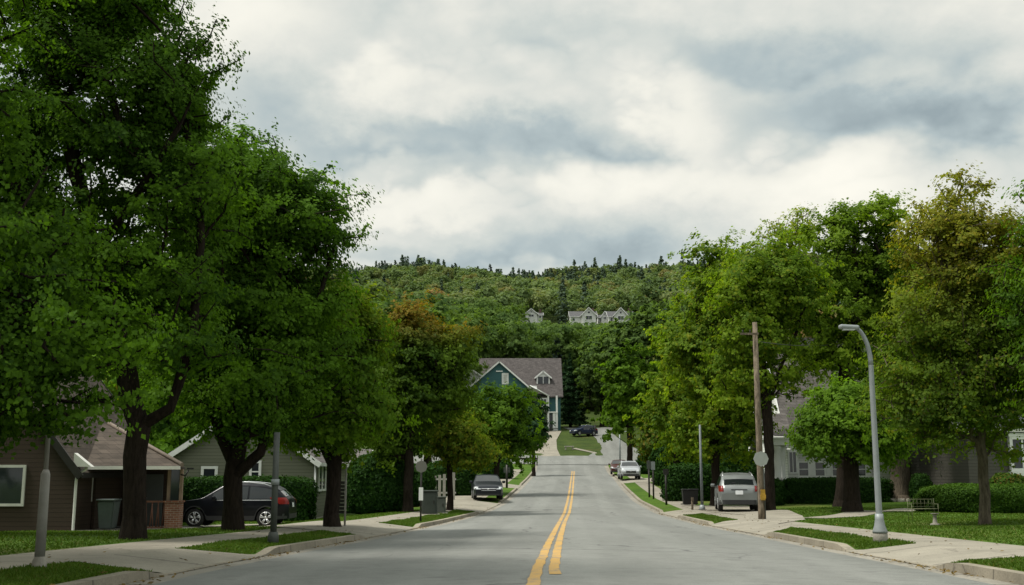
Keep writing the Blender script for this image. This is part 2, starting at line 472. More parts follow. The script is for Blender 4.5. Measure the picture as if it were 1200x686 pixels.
def hill_sheet():
    ysn = np.concatenate([np.arange(150, 260, 3), np.arange(260, 1250, 12)])
    xsn = np.concatenate([np.arange(-700, -90, 20), np.arange(-90, 110, 4), np.arange(110, 800, 20)])
    X, Y = np.meshgrid(xsn, ysn)
    V = np.stack([X.ravel(), Y.ravel(), surf(X.ravel(), Y.ravel()) - .01], 1); n = len(xsn)
    i = np.arange(len(ysn) - 1)[:, None] * n + np.arange(n - 1)[None, :]
    q = np.stack([i, i + 1, i + n + 1, i + n], -1).reshape(-1, 4)
    tag(link('hillside', mesh_np('hillside', V, quads=q, mats=[M['hill']], smooth=True)), kind='structure')
hill_sheet()

def inside(poly, X, Y):
    r = np.zeros(X.shape, bool); n = len(poly)
    for i in range(n):
        x1, y1 = poly[i]; x2, y2 = poly[(i + 1) % n]
        c = ((y1 > Y) != (y2 > Y))
        with np.errstate(divide='ignore', invalid='ignore'):
            xi = (x2 - x1) * (Y - y1) / (y2 - y1 + 1e-12) + x1
        r ^= c & (X < xi)
    return r

PAVED = []
def drape(name, poly, m, off=.014, res=.5):
    PAVED.append(poly)
    bm = bmesh.new()
    f = bm.faces.new([bm.verts.new((x, y, 0)) for x, y in poly])
    xs = [p[0] for p in poly]; ys = [p[1] for p in poly]
    for lo, hi, nrm in ((min(xs), max(xs), (1, 0, 0)), (min(ys), max(ys), (0, 1, 0))):
        k = math.ceil(lo / res) * res
        while k < hi:
            co = (k, 0, 0) if nrm[0] else (0, k, 0)
            bmesh.ops.bisect_plane(bm, geom=bm.verts[:] + bm.edges[:] + bm.faces[:], plane_co=co, plane_no=nrm, dist=1e-5)
            k += res
    for v in bm.verts: v.co.z = H(v.co.x, v.co.y) + off
    bmesh.ops.recalc_face_normals(bm, faces=bm.faces)
    if sum(f.normal.z for f in bm.faces) < 0: bmesh.ops.reverse_faces(bm, faces=bm.faces)
    me = bpy.data.meshes.new(name); bm.to_mesh(me); bm.free(); me.materials.append(m)
    return tag(link(name, me), kind='structure')

def g2(px, py, dz=0):
    p = G(px, py, dz); return (p.x, p.y)

L_ = lambda y, o: (float(xl(y)) - o, y)
R_ = lambda y, o: (float(xr(y)) + o, y)
# aprons and drives, left
drape('driveway', [L_(13.4, -.005), L_(15.5, -.005), L_(17.6, -.005), L_(17.0, 1.3), L_(15, 1.3), L_(13.6, 1.3)], M['drive'], res=.25)
drape('driveway', [L_(25.3, -.005), L_(28, -.005), L_(31, -.005), L_(33.2, -.005), L_(33.4, 1.5), L_(34.2, 2.6), (-6.6, 37.6), (-8.6, 39.2), (-8.8, 43.4), (-18.5, 43.6), (-18.5, 37.4), (-13, 36.6), (-10.2, 34.6), (-7.8, 30.6), L_(28.0, 2.7), L_(26.2, 1.4)], M['drive'])
drape('driveway', [L_(53.5, -.005), L_(57, -.005), L_(61, -.005), L_(64.5, -.005), L_(64.5, 1.4), L_(71, 1.6), L_(71, 4.2), L_(60, 4.4), L_(56, 3.0)], M['drive'])
drape('driveway', [L_(84, -.005), L_(87, -.005), L_(90, -.005), L_(90, 9), L_(84, 9)], M['drive'])
# right
drape('driveway', [R_(14.9, -.005), R_(16.9, -.005), R_(19.0, -.005), R_(18.8, 1.2), R_(16.9, 1.2), R_(14.6, 1.2)], M['drive'], res=.25)
drape('driveway', [R_(27, -.005), R_(30, -.005), R_(33, -.005), R_(36, -.005), R_(37.5, 1.3), (9.2, 43.5), (9.0, 48.5), (8.9, 58), (12.3, 58), (12.0, 48), (10.9, 41.5), (9.7, 36.6), R_(32, 1.4), R_(29, 1.2)], M['drive'])
drape('driveway', [R_(46.8, -.005), R_(50, -.005), R_(54, -.005), R_(54.5, 2.4), R_(52, 3.8), (10.9, 52), R_(47.2, 1.2)][:5] + [R_(47.2, 1.2)], M['drive'])
drape('driveway', [R_(93, -.005), R_(97, -.005), R_(102, -.005), R_(102, 4.0), R_(93, 4.0)], M['drive'])
# garden path on the right lawn
drape('garden_path', [(10.0, 38.6), (11.2, 40.2), (14.5, 45.6), (17.5, 50.6), (18.6, 52.2), (19.4, 51.4), (18.4, 49.6), (15.5, 44.4), (12.4, 39.4), (10.6, 37.4)], M['walk'])
# cross street and lanes round the island
drape('cross_street', [(-60, 137.5), (3, 136.8), (8, 136.4), (14, 136.8), (60, 137.5), (60, 148), (14, 149.5), (8, 149.6), (3, 149.4), (-60, 147.5)], M['asphalt'], off=.05, res=1.5)
def lane(name, pl, m, off=.06):
    return drape(name, pl, m, off=off, res=1.5)
lane('house_driveway', [(4.0, 149), (6.6, 149), (6.5, 158), (6.9, 170), (8.3, 183), (5.4, 183), (4.2, 170), (-2, 163), (-9, 162), (-9, 157.5), (-1, 157)], M['drive'])
lane('upper_lane', [(10.2, 148.6), (18.0, 149), (18.0, 156), (17.0, 165), (16.5, 176), (18, 186), (17, 192), (9.0, 192), (9.5, 186), (12.8, 181), (13.3, 172), (13.0, 164), (12.2, 157)], M['asphalt'])

drape('garden_path', [(8.7, 158.2), (11.6, 152.6), (12.2, 153.1), (9.3, 159.0)], M['walk'], off=.07, res=1.0)

# ------------------------------------------------------------------ road markings
def stripe(pts, w):
    pts = np.array(pts); ysn = np.arange(pts[0, 1], pts[-1, 1], .12)
    xs = np.interp(ysn, pts[:, 1], pts[:, 0]); xs = np.convolve(np.pad(xs, 15, mode='edge'), np.ones(31) / 31, 'valid')
    bm = bmesh.new(); prev = None
    for i, (x, y) in enumerate(zip(xs, ysn)):
        j1 = .016 * noise.noise((y * 2.3, x, 1.7)) + .012 * noise.noise((y * 7, 3, x)); j2 = .016 * noise.noise((y * 2.1, x, 9.7)) + .012 * noise.noise((y * 8, 6, x))
        ww = w * (.5 + 0)
        a = bm.verts.new((x - ww + j1, y, H(x - ww, y) + .006)); b = bm.verts.new((x + ww + j2, y, H(x + ww, y) + .006))
        if prev: bm.faces.new((prev[0], prev[1], b, a))
        prev = (a, b)
    me = bpy.data.meshes.new('centre_line'); bm.to_mesh(me); bm.free(); me.materials.append(M['yellow'])
    o = link('centre_line', me)
    return tag(o, kind='structure')
yl = [(-.35, -5), (.24, 12.15), (.42, 15.75), (.83, 23.6), (1.54, 36.4), (2.62, 54.75), (3.98, 76.8), (5.63, 104.55), (6.9, 126)]
yr_ = [(.46, 12.6), (.66, 16.6), (1.12, 25.5), (1.86, 38.85), (2.86, 54.75), (4.22, 76.8), (5.87, 104.55), (7.14, 126)]
stripe(yl, .128); stripe(yr_, .128)

# ------------------------------------------------------------------ lawn grass (blades near the camera)
def blades():
    rng = np.random.default_rng(5)
    V = []; 
    N = 330000
    Y = 9 + 45 * rng.random(N) ** 1.7
    side = rng.random(N) < .45
    d = np.where(rng.random(N) < .35, .2 + rng.random(N) * 1.1, 1.2 + 15 * rng.random(N))
    X = np.where(side, xl(Y) - d, xr(Y) + d)
    ok = np.where(side, (d < 1.22) | (d > 2.68), (d < 1.12) | (d > 2.43))
    kh = np.where(side, kerb_h(Y, -1), kerb_h(Y, 1))
    for p in PAVED: ok &= ~inside(p, X, Y)
    X, Y = X[ok], Y[ok]; Z = surf(X, Y); n = len(X)
    h = (.018 + .034 * rng.random(n)) * (1 + .35 * np.sin(X * 2.1) * np.sin(Y * 1.7)); a = rng.random(n) * 2 * np.pi; w = .008 + .008 * rng.random(n) + Y * .0004
    lean = rng.normal(0, .028, (n, 2))
    b0 = np.stack([X - w * np.cos(a), Y - w * np.sin(a), Z - .004], 1); b1 = np.stack([X + w * np.cos(a), Y + w * np.sin(a), Z - .004], 1)
    t = np.stack([X + lean[:, 0], Y + lean[:, 1], Z + h], 1)
    V = np.stack([b0, b1, t], 1).reshape(-1, 3); T = np.arange(3 * n).reshape(-1, 3)
    patch = .5 + .5 * np.sin(X * .9 + 2 * np.sin(Y * .6)) * np.sin(Y * .8)
    o = link('grass', mesh_np('grass', V, tris=T, mats=[M['blade']], attrs={'tint': np.clip(.25 + .4 * rng.random(n) + .3 * patch, 0, 1), 'autumn': np.where(rng.random(n) < .06, .8, .0)}))
    tag(o, 'short mown green grass on the lawns and verges', kind='stuff')
blades()

def litter():
    rng = np.random.default_rng(8); n = 2600
    side = rng.random(n) < .5; Y = 9 + 50 * rng.random(n) ** 1.5
    d = np.where(rng.random(n) < .6, -.02 - .28 * rng.random(n) ** 1.6, -.3 + 3.2 * rng.random(n))
    X = np.where(side, xl(Y) - d, xr(Y) + d); keep = noise_mask(X, Y, rng); X, Y = X[keep], Y[keep]; n = len(X)
    Z = surf(X, Y) + .02
    a = rng.random(n) * 6.28; s = .018 + .025 * rng.random(n)
    e1 = np.stack([np.cos(a) * s, np.sin(a) * s, rng.normal(0, .006, n)], 1); e2 = np.stack([-np.sin(a) * s * .6, np.cos(a) * s * .6, rng.normal(0, .006, n)], 1); C = np.stack([X, Y, Z], 1)
    V = np.stack([C - e1, C + e2, C + e1, C - e2], 1).reshape(-1, 3)
    o = link('leaves', mesh_np('leaves', V, quads=np.arange(4 * n).reshape(-1, 4), mats=[leafmat('fallen_leaf', (.06, .04, .015), (.16, .12, .04), (.2, .13, .04), trans=.1)], attrs={'tint': rng.random(n), 'autumn': rng.random(n) * .6}))
    tag(o, 'small fallen leaves and grit along the gutters', kind='stuff')
def noise_mask(X, Y, rng):
    return rng.random(len(X)) < .25 + .75 * (np.sin(Y * .8 + X) * np.sin(Y * .33) > .1)
litter()

# ------------------------------------------------------------------ trees
def grow(rng, paths, clumps, r_base, tip_r=.012, k=2.35, seg=.55, free=1):
    """skeleton: paths = trunk polylines (first starts at the foot); clumps = list of arrays of tips"""
    pos, par, plen, dr = [], [], [], []
    attach = []
    def add(p, q, ok=True):
        pos.append(np.asarray(p, float)); par.append(q); attach.append(ok)
        if q < 0: plen.append(0.); dr.append(np.array([0, 0, 1.]))
        else:
            v = pos[-1] - pos[q]; l = np.linalg.norm(v) + 1e-9; plen.append(plen[q] + l); dr.append(v / l)
        return len(pos) - 1
    for pi, (path, frm) in enumerate(paths):
        path = [np.asarray(p, float) for p in path]
        if frm < 0: cur = add(path[0], -1, False)
        else:
            cur = int(np.argmin([np.linalg.norm(p - path[0]) for p in pos]))
        for a, b in zip(path, path[1:]):
            n = max(1, int(np.linalg.norm(b - a) / (seg * .8)))
            for i in range(1, n + 1):
                p = a + (b - a) * i / n
                if i < n: p = p + rng.normal(0, .025, 3) * min(1, np.linalg.norm(b - a))
                cur = add(p, cur, not (pi == 0 and len(pos) < free))
    def connect(p):
        A = np.array(pos); D = np.array(dr); L = np.array(plen); okm = np.array(attach)
        v = p - A; d = np.linalg.norm(v, axis=1) + 1e-9
        cs = (v * D).sum(1) / d
        cost = d * (1 + .45 * (1 - cs)) + .12 * L + np.where(okm, 0, 1e6)
        q = int(np.argmin(cost)); dist = d[q]; a = pos[q]
        ctl = a + D[q] * dist * .38 + np.array([0, 0, .06 * dist])
        n = max(1, int(round(dist / seg))); cur = q
        for i in range(1, n + 1):
            t = i / n
            c = (1 - t) ** 2 * a + 2 * t * (1 - t) * ctl + t * t * p
            if i < n: c = c + rng.normal(0, .035, 3)
            cur = add(c, cur)
        return cur
    tips = []; tc = []
    base = pos[0]
    order = sorted(range(len(clumps)), key=lambda i: np.linalg.norm(clumps[i].mean(0) - base))
    for i in order: connect(clumps[i].mean(0))
    for i in order:
        c = clumps[i].mean(0)
        for p in sorted(clumps[i], key=lambda p: np.linalg.norm(p - c)):
            tips.append(connect(p)); tc.append(c)
    pos = np.array(pos); par = np.array(par); n = len(pos)
    ch = np.zeros(n); 
    for t in tips: ch[t] += 1
    for i in range(n - 1, 0, -1): ch[par[i]] += max(ch[i], 0)
    ch = np.maximum(ch, .5)
    kk = math.log(max(ch[0], 2)) / math.log(r_base / tip_r)
    rad = tip_r * ch ** (1 / kk)
    return pos, par, np.array(dr), rad, tips, np.array(tc)

def tubes(pos, par, dr, rad, min_r=.0, flare=1.35, z0=None, rmax=None):
    V, Q = [], []; off = 0
    n = len(pos)
    main = {}
    for i in range(1, n):
        q = par[i]
        if q not in main or rad[i] > rad[main[q]]: main[q] = i
    for S, sel in ((9, [i for i in range(1, n) if rad[i] > .06]), (4, [i for i in range(1, n) if min_r < rad[i] <= .06])):
        if not sel: continue
        sel = np.array(sel); q = par[sel]
        ismain = np.array([main[a] == b for a, b in zip(q, sel)])
        d1 = dr[sel]; d0 = np.where(ismain[:, None], dr[q], d1)
        r1 = rad[sel]; r0 = np.where(ismain, rad[q], np.minimum(r1 * 1.25, rad[q]))
        # flare at the foot
        zf = lambda p, r: r * (1 + (flare - 1) * np.exp(-np.maximum(p[:, 2] - pos[0][2], 0) / .28))
        r0 = zf(pos[q], r0); r1 = zf(pos[sel], r1)
        ang = np.arange(S) * 2 * np.pi / S
        def ring(p, d, r):
            ref = np.where(np.abs(d[:, 2:3]) > .9, np.array([[1., 0, 0]]), np.array([[0, 0, 1.]]))
            # fixed reference keeps neighbouring rings in phase
            ref = np.array([[.83, .55, .1]]) + 0 * d
            a = np.cross(d, ref); a /= np.linalg.norm(a, axis=1, keepdims=True) + 1e-9
            b = np.cross(d, a)
            wob = 1 + .10 * np.sin(3 * ang[None, :] + p[:, 2:3] * 1.1) * (r[:, None] > .09)
            return p[:, None, :] + (a[:, None, :] * np.cos(ang)[None, :, None] + b[:, None, :] * np.sin(ang)[None, :, None]) * (r[:, None] * wob)[:, :, None]
        A = ring(pos[q], d0, r0); B = ring(pos[sel], d1, r1)
        m = len(sel)
        V.append(np.concatenate([A, B], 1).reshape(-1, 3))
        base = off + np.arange(m)[:, None] * 2 * S; kx = np.arange(S)[None, :]; k2 = (np.arange(S) + 1)[None, :] % S
        Q.append(np.stack([base + kx, base + k2, base + S + k2, base + S + kx], -1).reshape(-1, 4))
        off += m * 2 * S
    return np.concatenate(V), np.concatenate(Q)

def leaf_quads(rng, C, N, size, droop=.25, up=.7, elong=1.5, jit=.4):
    """C centres, N preferred normals -> kite-shaped leaves"""
    n = len(C)
    nrm = N + rng.normal(0, jit, (n, 3)); nrm /= np.linalg.norm(nrm, axis=1, keepdims=True) + 1e-9
    t = rng.normal(0, 1, (n, 3)); t[:, 2] -= droop
    t -= nrm * (t * nrm).sum(1, keepdims=True); t /= np.linalg.norm(t, axis=1, keepdims=True) + 1e-9
    b = np.cross(nrm, t)
    s = (size * (.5 + .95 * rng.random(n) ** 1.3))[:, None]
    p0 = C - t * s * .5; p2 = C + t * s * .5
    mid = C - t * s * .08 + nrm * s * .06
    p1 = mid + b * s * .5 / elong * 1.15; p3 = mid - b * s * .5 / elong * 1.15
    return np.stack([p0, p1, p2, p3], 1).reshape(-1, 3), np.arange(4 * n).reshape(-1, 4)

def ell_clumps(rng, ells, n_clump, per, spread=.75, flat=.5, lump=.22, skin=.45):
    vol = np.array([e[1][0] * e[1][1] * e[1][2] for e in ells]) ** .8; vol /= vol.sum()
    out = []
    for e, w in zip(ells, vol):
        c, r = np.array(e[0], float), np.array(e[1], float)
        for _ in range(max(2, int(round(n_clump * w)))):
            v = rng.normal(0, 1, 3); v /= np.linalg.norm(v)
            l = 1 + lump * 1.6 * noise.noise(Vector((v * 1.7 + c * .3).tolist()))
            rr = rng.random() ** skin
            p = c + v * r * l * rr
            s = spread * (.7 + .6 * rng.random())
            k = max(3, int(per * (.6 + .8 * rng.random())))
            pts = p + rng.normal(0, 1, (k, 3)) * np.array([s, s, s * flat])
            out.append(pts)
    return out

def make_tree(seed, paths, ells, r_base, mats, leaf=.12, n_clump=60, per=9, lpt=60, spread=.75, flat=.5, lump=.25, skin=.45, cl=(.42, .42, .26),
              autumn=None, zmin=None, free=4, flare=1.4, twig_min=.0, dens=None, tintlo=.15, droop=.3):
    """returns (trunk mesh, crown mesh) in local coordinates, foot at the origin"""
    rng = np.random.default_rng(seed)
    reach = .55 * (spread * .9 + cl[0] * 1.3)      # the sprays stand out this far beyond the clump centres
    ells = [(c, tuple(max(q - reach * (1 if i < 2 else .6), q * .4) for i, q in enumerate(r))) for c, r in ells]
    clumps = ell_clumps(rng, ells, n_clump, per, spread, flat, lump, skin)
    if zmin is not None:
        clumps = [np.column_stack([c[:, 0], c[:, 1], np.maximum(c[:, 2], zmin + rng.random(len(c)) * .4)]) for c in clumps]
    pos, par, dr, rad, tips, tc = grow(rng, paths, clumps, r_base, free=free)
    tv, tq = tubes(pos, par, dr, rad, twig_min, flare)
    tm = mesh_np('trunk', tv, quads=tq, mats=[mats[0]], smooth=True)
    tips = np.array(tips); tp = pos[tips]
    cc = np.mean(np.concatenate(clumps), 0)
    nl = np.full(len(tips), lpt) if dens is None else (lpt * dens(tp)).astype(int)
    idx = np.repeat(np.arange(len(tips)), nl)
    # leaves sit along a handful of short sprays fanning out of each twig end
    K = 6; sd = rng.normal(0, 1, (len(tips), K, 3)) * np.array([1, 1, .5]) + dr[tips][:, None, :] * .7
    sd /= np.linalg.norm(sd, axis=2, keepdims=True) + 1e-9
    sl = cl[0] * (1.1 + 1.2 * rng.random((len(tips), K)))
    kx = rng.integers(0, K, len(idx)); uu = rng.random(len(idx)) ** .8
    off = sd[idx, kx] * (sl[idx, kx] * uu)[:, None]
    ww = (rng.random((len(idx), 3)) + rng.random((len(idx), 3)) - 1) * np.array([1, 1, .6]) * cl[0] * .42
    back = (rng.random(len(idx)) * .35)[:, None]
    C = tp[idx] - dr[tips][idx] * back + off + ww
    C[:, 2] -= .22 * cl[0] * uu ** 2
    if zmin is not None: C[:, 2] = np.where(C[:, 2] < zmin - .25, zmin - .25 + rng.random(len(C)) * .3, C[:, 2])
    outw = C - cc; outw /= np.linalg.norm(outw, axis=1, keepdims=True) + 1e-9
    cw = C - tc[idx] + np.array([0, 0, .12 * spread]); cw /= np.linalg.norm(cw, axis=1, keepdims=True) + 1e-9
    N = cw * .75 + outw * .35 + np.array([0, 0, .45])
    lv, lq = leaf_quads(rng, C, N, leaf, droop=droop, jit=.30)
    ct = rng.random(len(tips)) * .45
    nz = np.array([noise.noise(Vector((p * .5 + seed).tolist())) for p in tp])
    tint = np.clip(tintlo + ct[idx] * .7 + rng.random(len(idx)) * .38 + .55 * nz[idx], 0, 1)
    au = np.zeros(len(idx))
    if autumn is not None: au = np.clip(autumn(C, rng), 0, 1)
    cm = mesh_np('crown', lv, quads=lq, mats=[mats[1]], attrs={'tint': tint, 'autumn': au})
    return tm, cm

def place_tree(name, meshes, loc, label, group=None, rz=0, sc=1, cat='tree'):
    t = thing(name, label, cat, loc, rz, group)
    t.scale = (sc, sc, sc)
    link('trunk', meshes[0], t); link('crown', meshes[1], t)
    return t

def W(px, py, rx, ry, base, dY=0., depth=None):
    """crown ellipsoid seen at (px,py) with half-sizes in picture units, at the tree's distance; local to base"""
    Y = base.y + dY
    c = P(px, py, Y) - base; k = Y / 1287.0
    return ((c.x, c.y, c.z), (rx * k, (depth if depth else rx * k), ry * k))

def pathpx(pts, base):
    return [tuple(P(px, py, base.y + dy) - base) for px, py, dy in pts]

LM = {
    'deep': leafmat('leaf_deep_green', (.025, .068, .006), (.142, .280, .018), trans=.46),
    'mid': leafmat('leaf_mid_green', (.036, .088, .008), (.156, .280, .018), autumn=(.30, .27, .018), trans=.48),
    'fresh': leafmat('leaf_fresh_green', (.054, .116, .010), (.225, .335, .022), autumn=(.40, .36, .02), trans=.5),
    'gold': leafmat('leaf_turning', (.050, .100, .010), (.195, .290, .024), autumn=(.38, .27, .025), trans=.48),
    'rust': leafmat('leaf_rust', (.030, .070, .006), (.120, .200, .016), autumn=(.34, .17, .028), trans=.44),
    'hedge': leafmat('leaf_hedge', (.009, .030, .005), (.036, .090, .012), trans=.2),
    'hedge_bright': leafmat('leaf_trimmed', (.018, .050, .005), (.070, .140, .014), autumn=(.16, .10, .02), trans=.25),  # lighter green than the other hedge leaves
    'conifer': leafmat('needle', (.012, .036, .014), (.042, .086, .030), trans=.15),
    'far': leafmat('leaf_far_hazed', (.070, .116, .050), (.145, .205, .092), autumn=(.25, .170, .08), trans=.3, objrand=.28),  # paler and bluer: distance haze put into the leaf colour
    'foot': leafmat('leaf_foot_of_hill', (.044, .092, .022), (.165, .250, .060), autumn=(.28, .22, .05), trans=.42),
    'farcon': leafmat('needle_far_hazed', (.042, .068, .052), (.070, .104, .076), autumn=(.1, .1, .04), trans=.12, objrand=.2),  # needles likewise paled and blued, ridge haze mixed into the colour
}
# ------------------------------------------------------------------ the street trees
def base_at(px, py, Y=None):
    if Y is None: return G(px, py)
    p = P(px, py, Y); return Vector((p.x, Y, H(p.x, Y)))

def street_tree(name, label, base, trunk, ells, rb, mats, seed, group=None, **kw):
    kw['cl'] = tuple(q * .72 for q in kw.get('cl', (.42, .42, .26)))
    kw['spread'] = kw.get('spread', .75) * .8; kw['n_clump'] = int(kw['n_clump'] * 1.4); kw['per'] = max(6, int(kw.get('per', 9) * .85)); kw['lpt'] = int(kw['lpt'] * .95)
    paths = []
    for i, t in enumerate(trunk):
        paths.append(([(0, 0, -.12)] + pathpx(t, base) if i == 0 else pathpx(t, base), -1 if i == 0 else 0))
    E = [W(*e[:4], base, *(e[4:] if len(e) > 4 else ())) for e in ells]
    rb = rb * .42 * base.y / 1287     # trunk width is given in picture units
    ms = make_tree(seed, paths, E, rb, (M[mats[0]], LM[mats[1]]), **kw)
    return place_tree(name, ms, base, label, group)

GL = 'large maples along the left lawn'
# nearest maple, its trunk outside the picture to the left
b0 = Vector((-8.4, 10.9, H(-8.4, 10.9)))
street_tree('maple_tree', 'dark green maple with boughs hanging low over the brown house, nearest tree on the left', b0,
    [[(-390, 560, 0), (-380, 420, 0)], [(-380, 420, 0), (-230, 330, .3), (-80, 310, .2), (30, 350, 0)], [(-380, 420, 0), (-300, 150, -.3)], [(-230, 330, .3), (-120, 180, 0), (-60, 80, 0)]],
    [(-20, 340, 120, 120, .2, 1.3), (-50, 160, 110, 130, .2, 1.3), (30, 440, 105, 82, .1, 1.0), (120, 380, 60, 62, .1, .8), (-200, 250, 150, 200), (-60, 490, 80, 70, .1, .9), (-20, 340, 120, 120, .2, 1.3), (30, 440, 105, 82, .1, 1.0), (30, 440, 105, 82, .1, 1.0), (120, 380, 60, 62, .1, .8), (-60, 490, 80, 70, .1, .9), (20, -190, 300, 170, 1.5, 3.6), (-150, -60, 200, 160, 3.0, 3.0)], 34, ('bark', 'deep'), 3,  # last ellipsoids extend the crown above the view to shade the foreground
    n_clump=290, per=9, lpt=110, leaf=.058, spread=.36, flat=.42, zmin=.95, twig_min=.005, cl=(.24, .24, .15))
b1 = base_at(155, 632)
street_tree('maple_tree', 'tallest maple, its thick black trunk forking low in front of the brick porch', b1,
    [[(157, 570, 0), (163, 500, 0)], [(163, 505, 0), (150, 440, .2), (120, 330, .3), (70, 130, .2), (60, 60, 0)], [(163, 512, 0), (200, 478, -.1), (225, 400, 0), (235, 260, .3), (215, 120, .4)], [(110, 300, .3), (180, 200, -.4), (240, 90, -.4)]],
    [(150, 140, 100, 125, .4, 2.2), (205, 95, 66, 85, .2, 1.5), (75, 40, 110, 100, .6, 2.0), (110, 330, 105, 115, .8, 2.2), (205, 320, 80, 110, .3, 1.8), (20, 200, 100, 160, 1.2, 2.2), (225, 190, 45, 60, 0, 1.2), (150, 10, 90, 60, .2, 1.6), (80, -100, 120, 80, -.5, 2.6), (215, 405, 46, 48, -.7, 1.0), (215, 405, 46, 48, -.7, 1.0)], 31, ('bark', 'deep'), 5,  # highest ellipsoid added above the view, shades the ground below
    n_clump=270, per=9, lpt=98, leaf=.078, spread=.52, flat=.38, zmin=1.9, twig_min=.007, lump=.38, cl=(.34, .34, .2))
b2 = base_at(273, 622)
street_tree('maple_tree', 'broad maple with three stems rising from one trunk in front of the black car', b2,
    [[(272, 590, 0), (272, 560, 0), (274, 545, 0)], [(274, 548, 0), (258, 510, 0), (240, 440, .4), (225, 330, .3)], [(274, 548, 0), (283, 500, .2), (300, 400, .3), (320, 280, .2), (330, 210, 0)], [(278, 556, 0), (305, 530, -.2), (318, 490, -.2), (365, 380, -.3), (395, 280, 0)]],
    [(290, 330, 105, 135, .3, 3.0), (345, 250, 66, 70, -.2, 2.2), (275, 225, 95, 95, .3, 2.6), (335, 390, 80, 100, .2, 2.6), (300, 470, 90, 48, .3, 2.6), (222, 440, 60, 70, .5, 2.2)], 26, ('bark', 'deep'), 9,
    n_clump=260, per=9, lpt=100, leaf=.09, spread=.6, flat=.38, zmin=1.75, twig_min=.009, lump=.38, cl=(.38, .38, .2))
b3 = base_at(390, 618)
street_tree('maple_tree', 'smaller maple turning yellow green at the top, beside the grey green house corner', b3,
    [[(390, 580, 0), (391, 545, 0)], [(391, 548, 0), (372, 510, .2), (360, 440, 0)], [(391, 548, 0), (402, 500, 0), (410, 420, 0), (400, 360, 0)]],
    [(388, 420, 55, 85, 0, 1.7), (405, 380, 42, 55, 0, 1.3), (400, 490, 52, 50, 0, 1.6), (345, 490, 40, 45, .2, 1.4)], 20, ('bark', 'mid'), 12,
    n_clump=130, per=9, lpt=70, leaf=.11, spread=.52, flat=.38, zmin=1.5, twig_min=.012, autumn=lambda C, r: .5 * sstep(3.6, 7, C[:, 2]) * r.random(len(C)) + .25 * (r.random(len(C)) < .06))
b4 = base_at(478, 600, 50)
street_tree('maple_tree', 'tree with rusty orange top behind the stop sign', b4,
    [[(478, 560, 0), (480, 510, 0)], [(480, 515, 0), (468, 450, 0), (470, 390, 0)], [(480, 515, 0), (505, 450, 0), (512, 390, 0)]],
    [(487, 440, 52, 72, 0, 2.2), (483, 385, 36, 34, 0, 1.5), (520, 450, 38, 55, 0, 1.6), (460, 500, 40, 45, .4, 1.8), (535, 400, 22, 30, 0, 1.0)], 13, ('bark', 'rust'), 14,
    n_clump=150, per=8, lpt=60, leaf=.15, spread=.62, flat=.4, zmin=1.4, twig_min=.015, autumn=lambda C, r: np.clip(0.6 * sstep(7.0, 9.2, C[:, 2]) * (.35 + .9 * r.random(len(C))), 0, 1))
b5 = base_at(527, 598)
street_tree('young_tree', 'yellow green street tree with thin dark trunk before the parked black sedan', b5,
    [[(527, 570, 0), (527, 545, 0)]],
    [(538, 520, 40, 32, 0, 1.6), (560, 525, 26, 22, 0, 1.0), (515, 500, 38, 40, 0, 1.5)], 8, ('bark', 'gold'), 16,
    n_clump=75, per=8, lpt=60, leaf=.13, spread=.6, zmin=2.0, twig_min=.015, autumn=lambda C, r: .3 * (r.random(len(C)) < .3) * 1.)
b6 = base_at(582, 580, 74)
street_tree('young_tree', 'rounded mid green street tree beyond the parked black sedan', b6,
    [[(582, 545, 0), (583, 520, 0)]],
    [(585, 490, 38, 45, 0, 2.4), (560, 500, 30, 45, 0, 2), (606, 515, 22, 32, 0, 1.5)], 8, ('bark', 'mid'), 17,
    n_clump=95, per=8, lpt=60, leaf=.19, spread=.8, zmin=1.4, twig_min=.02)
b7 = base_at(625, 530, 112)
street_tree('conifer_tree', 'small dark conical tree in front of the teal house driveway', b7,
    [[(625, 500, 0), (625, 475, 0)]],
    [(625, 505, 17, 22, 0, 1.6), (625, 485, 11, 20, 0, 1.0)], 5, ('bark', 'conifer'), 18,
    n_clump=46, per=8, lpt=40, leaf=.28, spread=.7, zmin=.6, twig_min=.02)

